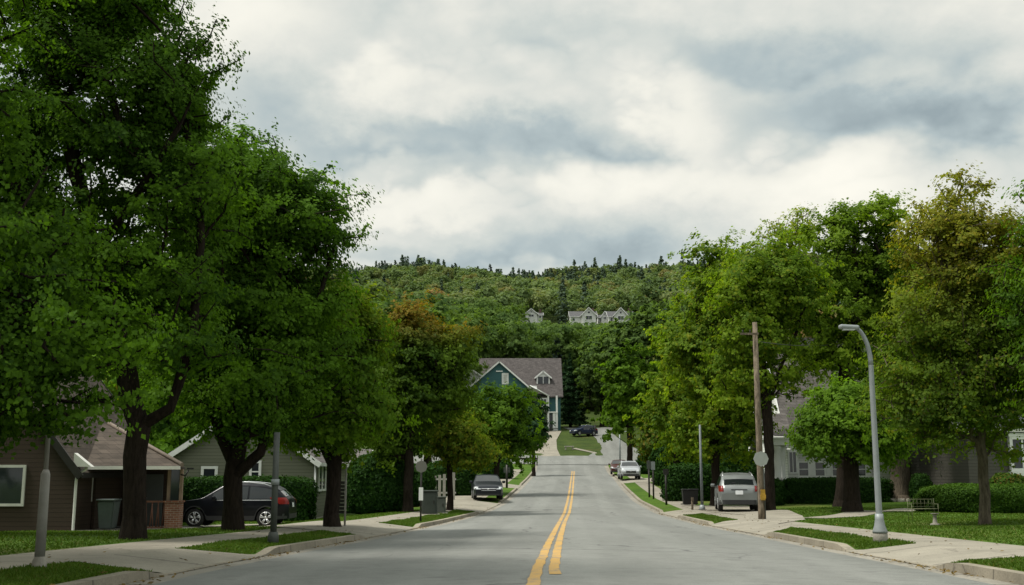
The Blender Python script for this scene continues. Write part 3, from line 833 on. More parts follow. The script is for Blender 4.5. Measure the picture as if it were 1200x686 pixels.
# right side
c1 = base_at(1000, 600)
street_tree('maple_tree', 'small round crowned tree with stout dark trunk on the right lawn beside the garden path', c1,
    [[(998, 570, 0), (997, 540, 0)], [(997, 545, 0), (970, 510, 0), (955, 480, .2)], [(997, 545, 0), (1020, 505, 0), (1035, 480, 0)]],
    [(998, 495, 62, 42, 0, 2.2), (960, 510, 34, 28, 0, 1.5), (1035, 515, 34, 28, 0, 1.5), (1000, 465, 36, 22, 0, 1.6)], 21, ('bark', 'mid'), 21,
    n_clump=130, per=8, lpt=70, leaf=.13, spread=.55, flat=.36, zmin=1.6, twig_min=.014, flare=1.6)
c2 = base_at(1155, 615)
street_tree('maple_tree', 'tall slender trunked tree turning amber at the top, in front of the clipped round hedge', c2,
    [[(1152, 560, 0), (1150, 500, 0), (1140, 400, 0), (1128, 290, 0)], [(1150, 505, 0), (1175, 430, .3), (1190, 330, .2)], [(1150, 500, 0), (1110, 440, .3), (1085, 370, 0)], [(1140, 400, 0), (1105, 320, -.2), (1095, 250, 0)]],
    [(1115, 275, 66, 62, 0, 1.8), (1150, 330, 85, 90, .2, 2.0), (1100, 390, 78, 70, .2, 1.9), (1150, 460, 95, 70, .1, 2.0), (1080, 470, 62, 62, 0, 1.5), (1210, 370, 60, 130, .3, 1.8), (1125, 215, 38, 26, 0, .9)], 14, ('bark2', 'gold'), 23,
    n_clump=220, per=9, lpt=72, leaf=.09, spread=.5, flat=.4, zmin=1.55, twig_min=.007, lump=.38, cl=(.36, .36, .22),
    autumn=lambda C, r: np.clip(.42 * sstep(4.6, 8.0, C[:, 2]) * (.4 + .8 * r.random(len(C))) + .3 * (r.random(len(C)) < .08), 0, 1))
c11 = Vector((14.6, 25.5, H(14.6, 25.5)))
street_tree('maple_tree', 'maple mostly beyond the right edge, only its outer boughs reaching into view', c11,
    [[(1338, 560, 0), (1335, 460, 0)], [(1335, 465, 0), (1290, 380, 0), (1260, 280, 0)], [(1335, 460, 0), (1380, 350, 0)]],
    [(1260, 350, 78, 120, 0, 2.0), (1330, 300, 110, 150, 0, 2.4), (1240, 250, 45, 70, 0, 1.2), (1280, 450, 80, 60, 0, 1.8)], 20, ('bark', 'mid'), 22,
    n_clump=150, per=9, lpt=72, leaf=.09, spread=.5, flat=.4, zmin=2.0, twig_min=.008, lump=.35, cl=(.36, .36, .22))
c3 = base_at(1055, 583, 60)
street_tree('old_tree', 'old tree with wide pale flared trunk before the grey sided house', c3,
    [[(1055, 550, 0), (1054, 515, 0)], [(1054, 520, 0), (1035, 470, 0), (1020, 400, 0)], [(1054, 520, 0), (1080, 470, 0), (1090, 400, 0)]],
    [(1050, 440, 75, 70, 0, 3.2), (1060, 360, 60, 60, 0, 2.8), (1110, 440, 60, 60, .5, 2.6)], 27, ('bark2', 'mid'), 24,
    n_clump=140, per=8, lpt=60, leaf=.18, spread=.8, flat=.4, zmin=2.6, twig_min=.02, flare=1.7)
c3b = base_at(985, 590, 54)
street_tree('tall_tree', 'tall bright green tree with dark rising limbs behind the small round crowned tree', c3b,
    [[(988, 540, 0), (990, 470, 0), (988, 430, 0)], [(988, 435, 0), (955, 380, 0), (938, 350, .3)], [(988, 440, 0), (1005, 350, 0), (1000, 270, 0)], [(990, 430, 0), (1035, 370, .3), (1050, 310, 0)]],
    [(1003, 262, 50, 42, 0, 2.1), (970, 275, 34, 34, 0, 1.4), (1040, 250, 34, 34, 0, 1.4), (1000, 325, 58, 44, 0, 2.0), (1050, 345, 46, 52, 0, 1.7), (1045, 290, 40, 50, 0, 1.7), (950, 355, 50, 45, 0, 2.0), (1005, 370, 60, 45, .4, 2.2), (960, 410, 50, 36, .2, 2.0)], 17, ('bark', 'fresh'), 25,
    n_clump=160, per=8, lpt=60, leaf=.15, spread=.75, flat=.42, zmin=5.0, twig_min=.016, lump=.3)
c4 = base_at(902, 590, 50)
street_tree('tall_tree', 'open crowned tree with two dark stems directly behind the utility pole', c4,
    [[(901, 540, 0), (899, 470, 0)], [(899, 475, 0), (888, 400, 0), (875, 330, 0)], [(899, 480, 0), (915, 430, 0), (935, 385, .2)], [(888, 400, 0), (905, 330, 0)]],
    [(885, 335, 58, 60, 0, 2.3), (930, 340, 44, 50, 0, 1.8), (890, 395, 52, 40, 0, 2), (865, 430, 45, 50, .2, 1.8), (925, 440, 30, 38, .2, 1.1)], 14, ('bark', 'fresh'), 27,
    n_clump=125, per=8, lpt=54, leaf=.15, spread=.75, flat=.42, zmin=2.8, twig_min=.014, lump=.3, autumn=lambda C, r: .3 * (r.random(len(C)) < .12) * 1.)
c5 = base_at(838, 588, 58)
street_tree('tall_tree', 'yellow green tree hanging over the silver hatchback, beside the grey steel post', c5,
    [[(838, 540, 0), (840, 480, 0)], [(840, 485, 0), (820, 420, 0), (815, 350, 0)], [(840, 485, 0), (858, 410, 0), (858, 340, 0)]],
    [(838, 350, 42, 55, 0, 2.0), (845, 430, 55, 62, 0, 2.4), (815, 410, 38, 50, 0, 1.8), (860, 500, 42, 42, .4, 1.8), (815, 500, 42, 38, 0, 1.8), (838, 292, 30, 26, 0, 1.2)], 12, ('bark', 'fresh'), 29,
    n_clump=160, per=8, lpt=60, leaf=.17, spread=.8, flat=.42, zmin=1.6, twig_min=.016, autumn=lambda C, r: .5 * (r.random(len(C)) < .22) * r.random(len(C)))
c6 = base_at(925, 585, 66)
street_tree('sparse_tree', 'thin sparse leaved tree rising against the sky between two fuller crowns', c6,
    [[(925, 500, 0), (926, 400, 0), (925, 340, 0)], [(926, 350, 0), (905, 290, 0)], [(926, 345, 0), (940, 280, 0), (942, 245, 0)]],
    [(925, 275, 34, 38, 0, 1.7), (900, 282, 22, 24, 0, 1.1), (940, 250, 20, 26, 0, 1.0), (925, 345, 36, 30, 0, 1.6)], 7, ('bark2', 'fresh'), 31,
    n_clump=46, per=8, lpt=15, leaf=.17, spread=.75, zmin=8.0, twig_min=.006, autumn=lambda C, r: .4 * (r.random(len(C)) < .5) * 1.)
c7 = base_at(793, 583, 78)
street_tree('tall_tree', 'mid green tree over the far pavement with bright yellow patches', c7,
    [[(793, 540, 0), (793, 490, 0)]],
    [(795, 400, 28, 45, 0, 2.0), (790, 470, 36, 45, 0, 2.3), (805, 520, 30, 32, 0, 2.0), (815, 450, 30, 50, .5, 2.0)], 10, ('bark', 'fresh'), 33,
    n_clump=115, per=8, lpt=56, leaf=.21, spread=.9, zmin=1.7, twig_min=.02, autumn=lambda C, r: .5 * (r.random(len(C)) < .2) * r.random(len(C)))
c8 = base_at(768, 560, 90)
street_tree('young_tree', 'low brownish green street tree by the two far sign posts', c8,
    [[(768, 545, 0), (768, 525, 0)]],
    [(768, 520, 24, 24, 0, 1.7), (772, 500, 16, 18, 0, 1.2)], 6, ('bark', 'rust'), 34,
    n_clump=48, per=8, lpt=40, leaf=.26, spread=.7, zmin=1.2, twig_min=.02, autumn=lambda C, r: .45 * (r.random(len(C)) < .35) * r.random(len(C)))
c9 = base_at(738, 545, 128)
street_tree('tall_tree', 'dense dark green tree overhanging the silver wagon parked up the street', c9,
    [[(738, 510, 0), (738, 480, 0)]],
    [(738, 470, 34, 42, 0, 3.4), (728, 430, 24, 28, 0, 2.6), (760, 450, 26, 40, 0, 2.6), (722, 490, 20, 26, 0, 2)], 8, ('bark', 'mid'), 35,
    n_clump=100, per=8, lpt=40, leaf=.4, spread=1.1, zmin=1.6, twig_min=.03)
c10 = base_at(740, 520, 160)
street_tree('tall_tree', 'tall rounded green tree on the bend of the upper lane', c10,
    [[(738, 480, 0), (738, 430, 0)]],
    [(735, 405, 30, 35, 0, 3.8), (760, 390, 30, 40, 0, 3.8), (715, 425, 24, 40, 0, 3), (745, 460, 34, 45, 0, 3.6)], 8, ('bark', 'foot'), 36,
    n_clump=110, per=8, lpt=40, leaf=.5, spread=1.3, zmin=2, twig_min=.03)

c12 = base_at(706, 503, 197)
street_tree('tall_tree', 'big rounded light green tree behind the navy car', c12,
    [[(706, 470, 0), (706, 440, 0)]],
    [(706, 425, 32, 40, 0, 4.8), (725, 450, 28, 40, 0, 4), (695, 465, 18, 28, 0, 3)], 7, ('bark', 'foot'), 37,
    n_clump=90, per=8, lpt=44, leaf=.5, spread=1.4, zmin=1.5, twig_min=.03)

# ------------------------------------------------------------------ generic background trees (shared meshes, own objects)
def generic(seed, h, w, mats, leaf, n, lpt, au=None, tr=True):
    E = [((0, 0, h * .62), (w * .5, w * .5, h * .34)), ((w * .14, -w * .1, h * .45), (w * .42, w * .42, h * .25)), ((-w * .12, w * .08, h * .78), (w * .3, w * .3, h * .2))]
    paths = [([(0, 0, -.3), (.05, 0, h * .18), (.1, .05, h * .35)], -1), ([(.1, .05, h * .3), (-.4, .2, h * .6)], 0), ([(.1, .05, h * .3), (.6, -.2, h * .62)], 0)]
    return make_tree(seed, paths, E, h * .022 + .03, (M[mats[0]], LM[mats[1]]), leaf=leaf, n_clump=n, per=7, lpt=lpt, spread=h * .075, flat=.45, zmin=h * .12, cl=(h * .05, h * .05, h * .032), twig_min=.03, autumn=au, lump=.35)
BG = [generic(51, 10, 7.5, ('bark', 'deep'), .26, 60, 34), generic(52, 11, 7, ('bark', 'mid'), .26, 60, 34), generic(53, 9, 7.5, ('bark', 'mid'), .26, 60, 34), generic(54, 8, 7, ('bark', 'gold'), .26, 56, 34, au=lambda C, r: .4 * (r.random(len(C)) < .3) * r.random(len(C)))]
FT = [generic(71, 11, 10, ('bark', 'foot'), .36, 40, 46), generic(72, 12, 9, ('bark', 'foot'), .36, 40, 46), generic(73, 10, 10, ('bark', 'foot'), .36, 36, 46, au=lambda C, r: .5 * (r.random(len(C)) < .35) * r.random(len(C))), generic(74, 11, 9, ('bark', 'foot'), .36, 44, 46)]
def bgrow(pts, label, group, seed):
    rg = random.Random(seed)
    for (x, y, s) in pts:
        place_tree('background_tree', BG[rg.randrange(len(BG))], (x, y, H(x, y)), label, group, rz=rg.random() * 6.28, sc=s * (.9 + .25 * rg.random()))
bgrow([(-23, 50, .9), (-30, 58, 1.1), (-21, 68, 1.1), (-15, 76, 1.1), (-27, 82, 1.2), (-38, 74, 1.2), (-46, 62, 1.1), (-36, 48, 1.), (-10, 84, 1.05), (-19, 96, 1.2), (-32, 104, 1.3), (-8, 102, 1.1), (-14, 118, 1.2), (-50, 90, 1.3), (-5, 118, .85), (-26, 130, 1.2), (-10, 134, 1.0), (-42, 120, 1.3)],
      'broad leafy tree in the dense belt behind the left hand houses', 'leafy trees behind the left hand houses', 3)
bgrow([(-15.5, 21, 1.1), (-14, 13, 1.2), (-11.5, 5, 1.2), (-9.5, -4, 1.2), (-21.5, 30, 1.1), (-20, 9, 1.25), (-12, -13, 1.2), (-22, 19, 1.2)],  # trees added out of view to block sun and sky on the left
      'tall leafy tree added out of view to shade the left lawn', 'unseen trees added to shade the left lawn', 6)
bgrow([(36, 66, 1.05), (31, 80, 1.1), (22, 84, 1.), (42, 84, 1.2), (50, 72, 1.2), (17.5, 96, 1.0), (25, 106, 1.15), (36, 104, 1.2), (48, 100, 1.3), (19, 118, 1.0), (28, 126, 1.2), (22, 140, 1.1), (40, 130, 1.3), (58, 88, 1.3), (30, 152, 1.2), (24, 165, 1.2), (34, 176, 1.3)],
      'broad leafy tree in the belt behind the right hand houses', 'leafy trees behind the right hand houses', 4)

def conifer(seed, h, w, leaf, n, mats=('bark', 'conifer')):
    rng = np.random.default_rng(seed)
    zz = h * (.06 + .94 * rng.random(n) ** 1.25)
    prof = (1 - zz / h) ** .8 * w * .5
    lay = .75 + .25 * np.cos(zz / h * 2 * np.pi * 11)
    a = rng.random(n) * 2 * np.pi; rr = prof * lay * rng.random(n) ** .35 * (1 + .25 * np.sin(a * 3 + seed) * np.sin(zz * 1.3))
    C = np.stack([rr * np.cos(a), rr * np.sin(a), zz - rr * .25], 1)
    N = np.stack([np.cos(a) * .5, np.sin(a) * .5, np.full(n, .8)], 1)
    lv, lq = leaf_quads(rng, C, N, leaf, droop=.9, elong=2.2)
    cm = mesh_np('crown', lv, quads=lq, mats=[LM[mats[1]]], attrs={'tint': np.clip(rng.random(n) * .7 + .3 * rr / (w * .5), 0, 1), 'autumn': np.zeros(n)})
    mb = MB().tube([(0, 0, -.3), (0, 0, h * .5), (0, 0, h * .98)], [h * .02 + .04, h * .012, .02], n=7)
    o = mb.build('trunk', M[mats[0]]); me = o.data; bpy.data.objects.remove(o)
    return me, cm
CO = [conifer(61, 12, 4.2, .38, 6000), conifer(62, 10, 3.8, .36, 5000)]
for i, (px, Y, s) in enumerate([(668, 196, 1.1), (679, 200, 1.0), (663, 206, 1.0)]):
    x = P(px, 450, Y).x
    place_tree('conifer_tree', CO[i % 2], (x, Y, H(x, Y)), 'dark narrow conifer in the clump right of the teal house', 'dark conifers beside the teal house', rz=i, sc=s)

# ------------------------------------------------------------------ hedges and shrubs
def leafy_solid(name, label, loc, fn_points, core, m, leaf, cat='hedge', group=None, rz=0, autumn=0.):
    """core = list of (centre, half size, roundness); leaves laid on and just under its skin"""
    rng = np.random.default_rng((len(label) * 37 + int(abs(loc[0]) * 13)) % 9973)
    Vs, Ns = [], []
    for (c, hs, rnd_) in core:
        c = np.array(c, float); hs = np.array(hs, float)
        area = 8 * (hs[0] * hs[1] + hs[0] * hs[2] + hs[1] * hs[2])
        n = int(area / (leaf * leaf * .36) * 2.2)
        v = rng.normal(0, 1, (n, 3)); p = np.sign(v) * (np.abs(v) / np.linalg.norm(v, axis=1, keepdims=True))
        # superellipsoid
        ex = rnd_
        q = np.abs(p) ** ex; s = (q.sum(1)) ** (-1 / ex)
        u = p * s[:, None]
        lumpn = 1 + .05 * np.sin(u[:, 0] * 5 + c[0]) * np.sin(u[:, 2] * 4 + u[:, 1] * 5)
        depth = 1 - .10 * rng.random(n) ** 2 - 0
        pt = c + u * hs * (lumpn * depth)[:, None] + rng.normal(0, leaf * .35, (n, 3))
        nn = np.sign(u) * np.abs(u) ** (ex - 1) / hs; nn /= np.linalg.norm(nn, axis=1, keepdims=True) + 1e-9
        Vs.append(pt); Ns.append(nn)
    C = np.concatenate(Vs); N = np.concatenate(Ns)
    ok = C[:, 2] > .0; C, N = C[ok], N[ok]
    lv, lq = leaf_quads(rng, C, N, leaf, droop=.1)
    nL = len(lq)
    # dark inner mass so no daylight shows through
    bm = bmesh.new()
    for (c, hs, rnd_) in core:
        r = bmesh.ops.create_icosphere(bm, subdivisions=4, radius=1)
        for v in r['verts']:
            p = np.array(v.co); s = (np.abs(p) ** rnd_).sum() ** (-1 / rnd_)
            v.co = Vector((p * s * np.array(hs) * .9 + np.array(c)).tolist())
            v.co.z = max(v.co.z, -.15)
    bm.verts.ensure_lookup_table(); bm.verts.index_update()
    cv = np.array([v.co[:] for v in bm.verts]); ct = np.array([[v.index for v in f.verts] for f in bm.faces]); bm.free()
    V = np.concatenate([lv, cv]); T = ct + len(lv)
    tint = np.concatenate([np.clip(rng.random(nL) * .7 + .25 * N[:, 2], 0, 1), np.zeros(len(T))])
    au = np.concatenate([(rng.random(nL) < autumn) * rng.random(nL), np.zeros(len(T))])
    pm = np.zeros(nL + len(T), int)
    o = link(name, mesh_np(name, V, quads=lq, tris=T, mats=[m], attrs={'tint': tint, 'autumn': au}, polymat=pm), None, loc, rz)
    return tag(o, label, cat, group)

def at(px, Y):
    x = P(px, 560, Y).x; return Vector((x, Y, H(x, Y)))
def hedge_px(name, label, px0, px1, ytop, Y, depth, m, leaf, rnd_=6, cat='hedge', **kw):
    a, b = P(px0, 560, Y), P(px1, 560, Y); x = (a.x + b.x) / 2; z = H(x, Y)
    top = P((px0 + px1) / 2, ytop, Y).z - z
    return leafy_solid(name, label, (x, Y + depth / 2, z), None, [((0, 0, top * .42), ((b.x - a.x) / 2, depth / 2, top * .58), rnd_)], m, leaf, cat, **kw)
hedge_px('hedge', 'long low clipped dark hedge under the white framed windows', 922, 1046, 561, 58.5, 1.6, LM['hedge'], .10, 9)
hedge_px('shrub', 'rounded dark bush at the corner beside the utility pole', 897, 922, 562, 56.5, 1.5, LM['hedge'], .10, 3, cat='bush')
hedge_px('hedge', 'big rounded clipped hedge behind the slender amber tree', 1096, 1250, 569, 44, 3.2, LM['hedge_bright'], .085, 4)
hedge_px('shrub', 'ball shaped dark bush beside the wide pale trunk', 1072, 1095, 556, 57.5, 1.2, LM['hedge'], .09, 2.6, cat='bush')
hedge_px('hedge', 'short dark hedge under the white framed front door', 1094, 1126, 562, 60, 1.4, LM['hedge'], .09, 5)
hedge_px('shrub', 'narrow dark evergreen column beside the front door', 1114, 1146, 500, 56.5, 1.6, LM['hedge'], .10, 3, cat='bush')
hedge_px('shrub', 'low shrub with coppery leaves under the big white window', 1165, 1215, 556, 50, 1.5, LM['hedge_bright'], .10, 2.5, cat='bush', autumn=.25)
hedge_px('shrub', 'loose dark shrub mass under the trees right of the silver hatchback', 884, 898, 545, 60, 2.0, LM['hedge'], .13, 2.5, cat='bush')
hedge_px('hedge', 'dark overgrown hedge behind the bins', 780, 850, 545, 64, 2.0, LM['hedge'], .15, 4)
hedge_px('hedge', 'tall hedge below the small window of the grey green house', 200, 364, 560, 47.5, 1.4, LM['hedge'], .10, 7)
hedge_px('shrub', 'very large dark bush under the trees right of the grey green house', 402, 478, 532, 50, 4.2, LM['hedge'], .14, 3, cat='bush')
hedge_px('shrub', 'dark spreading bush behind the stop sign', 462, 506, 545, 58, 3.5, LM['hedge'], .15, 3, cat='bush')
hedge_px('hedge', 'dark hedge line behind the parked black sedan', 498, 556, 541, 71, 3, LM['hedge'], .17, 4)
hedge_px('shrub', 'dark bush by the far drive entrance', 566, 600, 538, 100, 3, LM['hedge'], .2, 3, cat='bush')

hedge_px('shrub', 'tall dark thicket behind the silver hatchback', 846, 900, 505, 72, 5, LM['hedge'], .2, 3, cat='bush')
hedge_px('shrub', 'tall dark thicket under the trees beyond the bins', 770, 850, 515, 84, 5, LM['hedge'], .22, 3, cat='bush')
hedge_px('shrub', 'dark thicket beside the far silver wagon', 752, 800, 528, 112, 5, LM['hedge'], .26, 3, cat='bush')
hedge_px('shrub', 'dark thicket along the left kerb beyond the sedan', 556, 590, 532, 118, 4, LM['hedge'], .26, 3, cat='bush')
# ------------------------------------------------------------------ the wooded hill
def hilltree(seed, conif=False, au=0.):
    rng = np.random.default_rng(seed)
    if conif:
        h, w, n = 13, 7.0, 1100
        zz = h * (.04 + .96 * rng.random(n) ** 1.3); a = rng.random(n) * 2 * np.pi
        rr = (1 - zz / h) ** .65 * w * .5 * rng.random(n) ** .4 * (.8 + .3 * np.cos(zz * 4))
        C = np.stack([rr * np.cos(a), rr * np.sin(a), zz], 1); N = np.stack([np.cos(a) * .6, np.sin(a) * .6, np.full(n, .7)], 1)
        tint = np.clip(rng.random(n) * .7 + .2, 0, 1); size = .62; el = 1.6
    else:
        h, w, n = 11, 10, 1700
        K = 16; cl = rng.normal(0, 1, (K, 3)); cl /= np.linalg.norm(cl, axis=1, keepdims=True); cl[:, 2] = np.abs(cl[:, 2]) * 1.1 - .25
        cl = cl * np.array([w * .36, w * .36, h * .36]) * (.75 + .4 * rng.random((K, 1))) + np.array([0, 0, h * .55])
        ix = rng.integers(0, K, n)
        v = rng.normal(0, 1, (n, 3)); v /= np.linalg.norm(v, axis=1, keepdims=True)
        C = cl[ix] + v * np.array([1.5, 1.5, 1.1]) * (.7 + .4 * rng.random((n, 1))); N = v + np.array([0, 0, .5])
        tint = np.clip(rng.random(K)[ix] * .5 + rng.random(n) * .25 + .15, 0, 1); size = .50; el = 1.15
    lv, lq = leaf_quads(rng, C, N, size, elong=el, jit=.2)
    a_ = np.clip(au * (.5 + rng.random(len(lq))), 0, 1) if au else np.zeros(len(lq))
    # a slim trunk
    t = np.array([(math.cos(k * 2.09) * r, math.sin(k * 2.09) * r, z) for z, r in ((-.5, .22), (h * .6, .12)) for k in range(3)])
    V = np.concatenate([lv, t]); b = len(lv); tq = np.array([[b + k, b + (k + 1) % 3, b + 3 + (k + 1) % 3, b + 3 + k] for k in range(3)])
    return V, np.concatenate([lq, tq]), np.concatenate([tint, np.zeros(3)]), np.concatenate([a_, np.zeros(3)]), np.concatenate([np.zeros(len(lq)), np.ones(3)])
HT = [(hilltree(100 + i, False, a), 'broad') for i, a in enumerate([0, 0, 0, 0, .12, .3, .75])] + [(hilltree(120 + i, True), 'conifer') for i in range(3)]
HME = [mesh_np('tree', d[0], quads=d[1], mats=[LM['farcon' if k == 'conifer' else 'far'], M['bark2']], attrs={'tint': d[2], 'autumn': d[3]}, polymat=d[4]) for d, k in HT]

def hill_forest():
    rg = random.Random(77)
    hill_houses_px = [(608, 650, 419, 432), (656, 752, 419, 436)]
    cand = []
    Y = 176.0
    while Y < 1010:
        step = 8.2 if Y < 340 else (6.2 + Y * .0046 if Y < 800 else 6.0)
        x = -Y * .36 - 10
        while x < Y * .40 + 12:
            xx = x + rg.uniform(-.42, .42) * step; yy = Y + rg.uniform(-.42, .42) * step
            x += step
            px = 600 + 1287 * xx / yy
            if yy < 232 and 545 < px < 735: continue          # teal house, island and lane
            if yy < 190 and (px > 690 and px < 745): continue
            if any(a - 6 < px < b + 6 and y0 - 12 < yy < y1 for a, b, y0, y1 in hill_houses_px): continue
            if 735 < px < 790 and 690 < yy < 735: continue     # clearing near the ridge
            nz = noise.noise(Vector((xx * .012, yy * .008, 3.0))); n2 = noise.noise(Vector((xx * .03, yy * .02, 8.0)))
            ridge = yy > 820
            con = rg.random() < (.75 if ridge else (.28 if nz > .25 else .05))
            if con: k = 7 + rg.randrange(3)
            elif n2 > .40 and rg.random() < .4: k = 6 if rg.random() < .45 else 5
            else: k = rg.choice([0, 1, 2, 3, 4])
            s = rg.uniform(.7, 1.6) * ((rg.uniform(.5, .9) if con else rg.uniform(.7, 1.1)) if ridge else 1)
            if con and ridge and rg.random() < .12: s *= 1.35
            if yy < 340: s *= 1.3
            if yy < 412 and (596 < px < 662 or 640 < px < 764):      # the row of houses above stays in view
                lim = 2 + (555 - (374.5 if px < 655 else 378)) / 1287 * yy
                s = min(s, (lim - H(xx, yy) - (.2 if k < 7 else 1)) / (11.8 if k < 7 else 13.2))
                if s < .3: continue
            if yy < 300 and con: s *= .9
            cand.append((yy, xx, k, s, rg.uniform(0, 6.28), px))
        Y += step * .92
    cand.sort()
    infr = [c for c in cand if 395 < c[5] < 845]
    near = set(id(c) for c in infr[:300])
    names = {0: ('hill_tree', 'round crowned green tree on the wooded hillside beyond the teal house', 'green broadleaf trees on the hillside'),
             5: ('hill_tree', 'round crowned tree turning orange brown on the wooded hillside', 'autumn coloured trees on the hillside'),
             7: ('hill_conifer', 'dark pointed conifer among the broadleaf trees on the wooded hillside', 'conifers on the hillside')}
    Vs, Qs, Ts, As, Ps = [], [], [], [], []; off = 0
    for c in cand:
        yy, xx, k, s, rz, px = c; z = H(xx, yy) - .3
        if id(c) in near:
            nm = names[7 if k > 6 else (5 if k in (5, 6) else 0)]
            if yy < 345 and k < 7:
                place_tree(nm[0], FT[{5: 2, 6: 2}.get(k, (0, 1, 3)[k % 3])], (xx, yy, z), nm[1] if k in (5, 6) else 'large leafy tree low on the hillside just above the teal house', 'large leafy trees at the foot of the hill', rz, s * 1.1)
                continue
            o = link(nm[0], HME[k], None, (xx, yy, z), rz); o.scale = (s, s, s)
            tag(o, nm[1], 'tree', nm[2])
        else:
            V, Q, T, A, Pm = HT[k][0]
            if True:      # farther trees need fewer leaves
                st = 3 if yy < 650 else 6
                sel = np.arange(0, len(Q) - 3, st); V = V[:-6].reshape(-1, 4, 3)[sel]; mid = V.mean(1, keepdims=True); V = (mid + (V - mid) * (1.6 if st == 3 else 2.15)).reshape(-1, 3)
                Q = np.arange(len(V)).reshape(-1, 4); T = T[sel]; A = A[sel]; Pm = Pm[sel]
            cs, sn = math.cos(rz), math.sin(rz)
            W_ = np.stack([(V[:, 0] * cs - V[:, 1] * sn) * s + xx, (V[:, 0] * sn + V[:, 1] * cs) * s + yy, V[:, 2] * s + z], 1)
            Vs.append(W_); Qs.append(Q + off); off += len(V); tv = rg.uniform(-.3, .3); av = rg.uniform(.1, .4) if (rg.random() < .13 and k < 7) else 0
            Ts.append(np.clip(T + tv, 0, 1)); As.append(np.clip(A + av, 0, 1)); Ps.append(np.full(len(Q), 1 if k > 6 else 0))
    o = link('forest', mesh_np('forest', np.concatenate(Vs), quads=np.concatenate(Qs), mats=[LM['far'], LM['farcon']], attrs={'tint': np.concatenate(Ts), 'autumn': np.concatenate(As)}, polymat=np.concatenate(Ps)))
    tag(o, 'mixed wood covering the far hill up to its dark conifer ridge', kind='stuff')
hill_forest()

# ------------------------------------------------------------------ house helpers
def window(root, c, w, h, face, fm, gm, bars=(1, 1), fw=.08, name='window', proud=.05):
    """face: unit normal in the root's axes ('-y', '+x', '-x'); frame is the part, pane its sub-part"""
    c = Vector(c)
    if face[1] == 'y': u, n = Vector((1, 0, 0)), Vector((0, -1 if face[0] == '-' else 1, 0))
    else: u, n = Vector((0, 1, 0)), Vector((1 if face[0] == '+' else -1, 0, 0))
    def bx(mb, du, dz, su, sz, t, o):
        d = u * su + n * t; d = Vector((abs(d.x), abs(d.y), sz))
        mb.box(c + u * du + Vector((0, 0, dz)) + n * o, d)
    mb = MB()
    for s in (-1, 1):
        bx(mb, s * (w / 2 - fw / 2), 0, fw, h - 2 * fw - .004, proud * 2, 0)
        bx(mb, 0, s * (h / 2 - fw / 2), w, fw, proud * 2.1, 0)
    for i in range(1, bars[0]): bx(mb, -w / 2 + fw + (w - 2 * fw) * i / bars[0], 0, fw * .55, h - 2 * fw - .01, proud * 1.5, 0)
    for i in range(1, bars[1]): bx(mb, 0, -h / 2 + fw + (h - 2 * fw) * i / bars[1], w - 2 * fw - .01, fw * .5, proud * 1.3, 0)
    fr = mb.build(name, fm, root)
    bx(pm := MB(), 0, 0, w - 2 * fw + .01, h - 2 * fw + .01, .03, .01)
    pm.build('pane', gm, fr)
    return fr

def gable_roof(root, x0, x1, y0, y1, ze, zr_, m, axis='y', over=.35, th=.14, trim=None, name='roof'):
    """ridge along axis; eaves at height ze on the wall plane"""
    mb = MB()
    if axis == 'y':
        xc = (x0 + x1) / 2; k = (zr_ - ze) / (xc - x0)
        for s in (-1, 1):
            e = (x0 - over) if s < 0 else (x1 + over)
            pts = [(xc, y0 - over, zr_), (xc, y1 + over, zr_), (e, y1 + over, ze - k * over), (e, y0 - over, ze - k * over)]
            mb.poly(pts if s < 0 else pts[::-1])
            lo = [(a, b, c - th) for a, b, c in pts]
            mb.poly(lo)
            for i in range(4): j = (i + 1) % 4; mb.poly([pts[i], pts[j], lo[j], lo[i]])
    else:
        yc = (y0 + y1) / 2; k = (zr_ - ze) / (yc - y0)
        for s in (-1, 1):
            e = (y0 - over) if s < 0 else (y1 + over)
            pts = [(x0 - over, yc, zr_), (x1 + over, yc, zr_), (x1 + over, e, ze - k * over), (x0 - over, e, ze - k * over)]
            mb.poly(pts); lo = [(a, b, c - th) for a, b, c in pts]; mb.poly(lo)
            for i in range(4): j = (i + 1) % 4; mb.poly([pts[i], pts[j], lo[j], lo[i]])
    bmesh.ops.remove_doubles(mb.bm, verts=mb.bm.verts, dist=.0005)
    r = mb.build(name, m, root)
    if trim:
        tb = MB()
        if axis == 'y':
            for s in (-1, 1):
                e = (x0 - over) if s < 0 else (x1 + over); ye = y0 - over - .03
                for yy in (ye, y1 + over + .03):
                    a, b = Vector((xc, yy, zr_ - .12)), Vector((e, yy, ze - k * over - .12))
                    d = (b - a); L = d.length; ang = math.atan2(d.z, d.x)
                    tb.box((a + b) / 2, (L + .1, .05, .24), ry=-ang)
                tb.box((e + s * .03, (y0 + y1) / 2, ze - k * over - .1), (.06, y1 - y0 + 2 * over, .16))
        else:
            for xx in (x0 - over - .03, x1 + over + .03):
                for s in (-1, 1):
                    e = (y0 - over) if s < 0 else (y1 + over)
                    a, b = Vector((xx, yc, zr_ - .12)), Vector((xx, e, ze - k * over - .12))
                    d = b - a; tb.box((a + b) / 2, (.05, d.length + .1, .24), rx=math.atan2(d.z, d.y))
            for s in (-1, 1):
                e = (y0 - over - .03) if s < 0 else (y1 + over + .03)
                tb.box(((x0 + x1) / 2, e, ze - k * over - .1), (x1 - x0 + 2 * over, .06, .16))
        tb.build('fascia', trim, root)
    return r

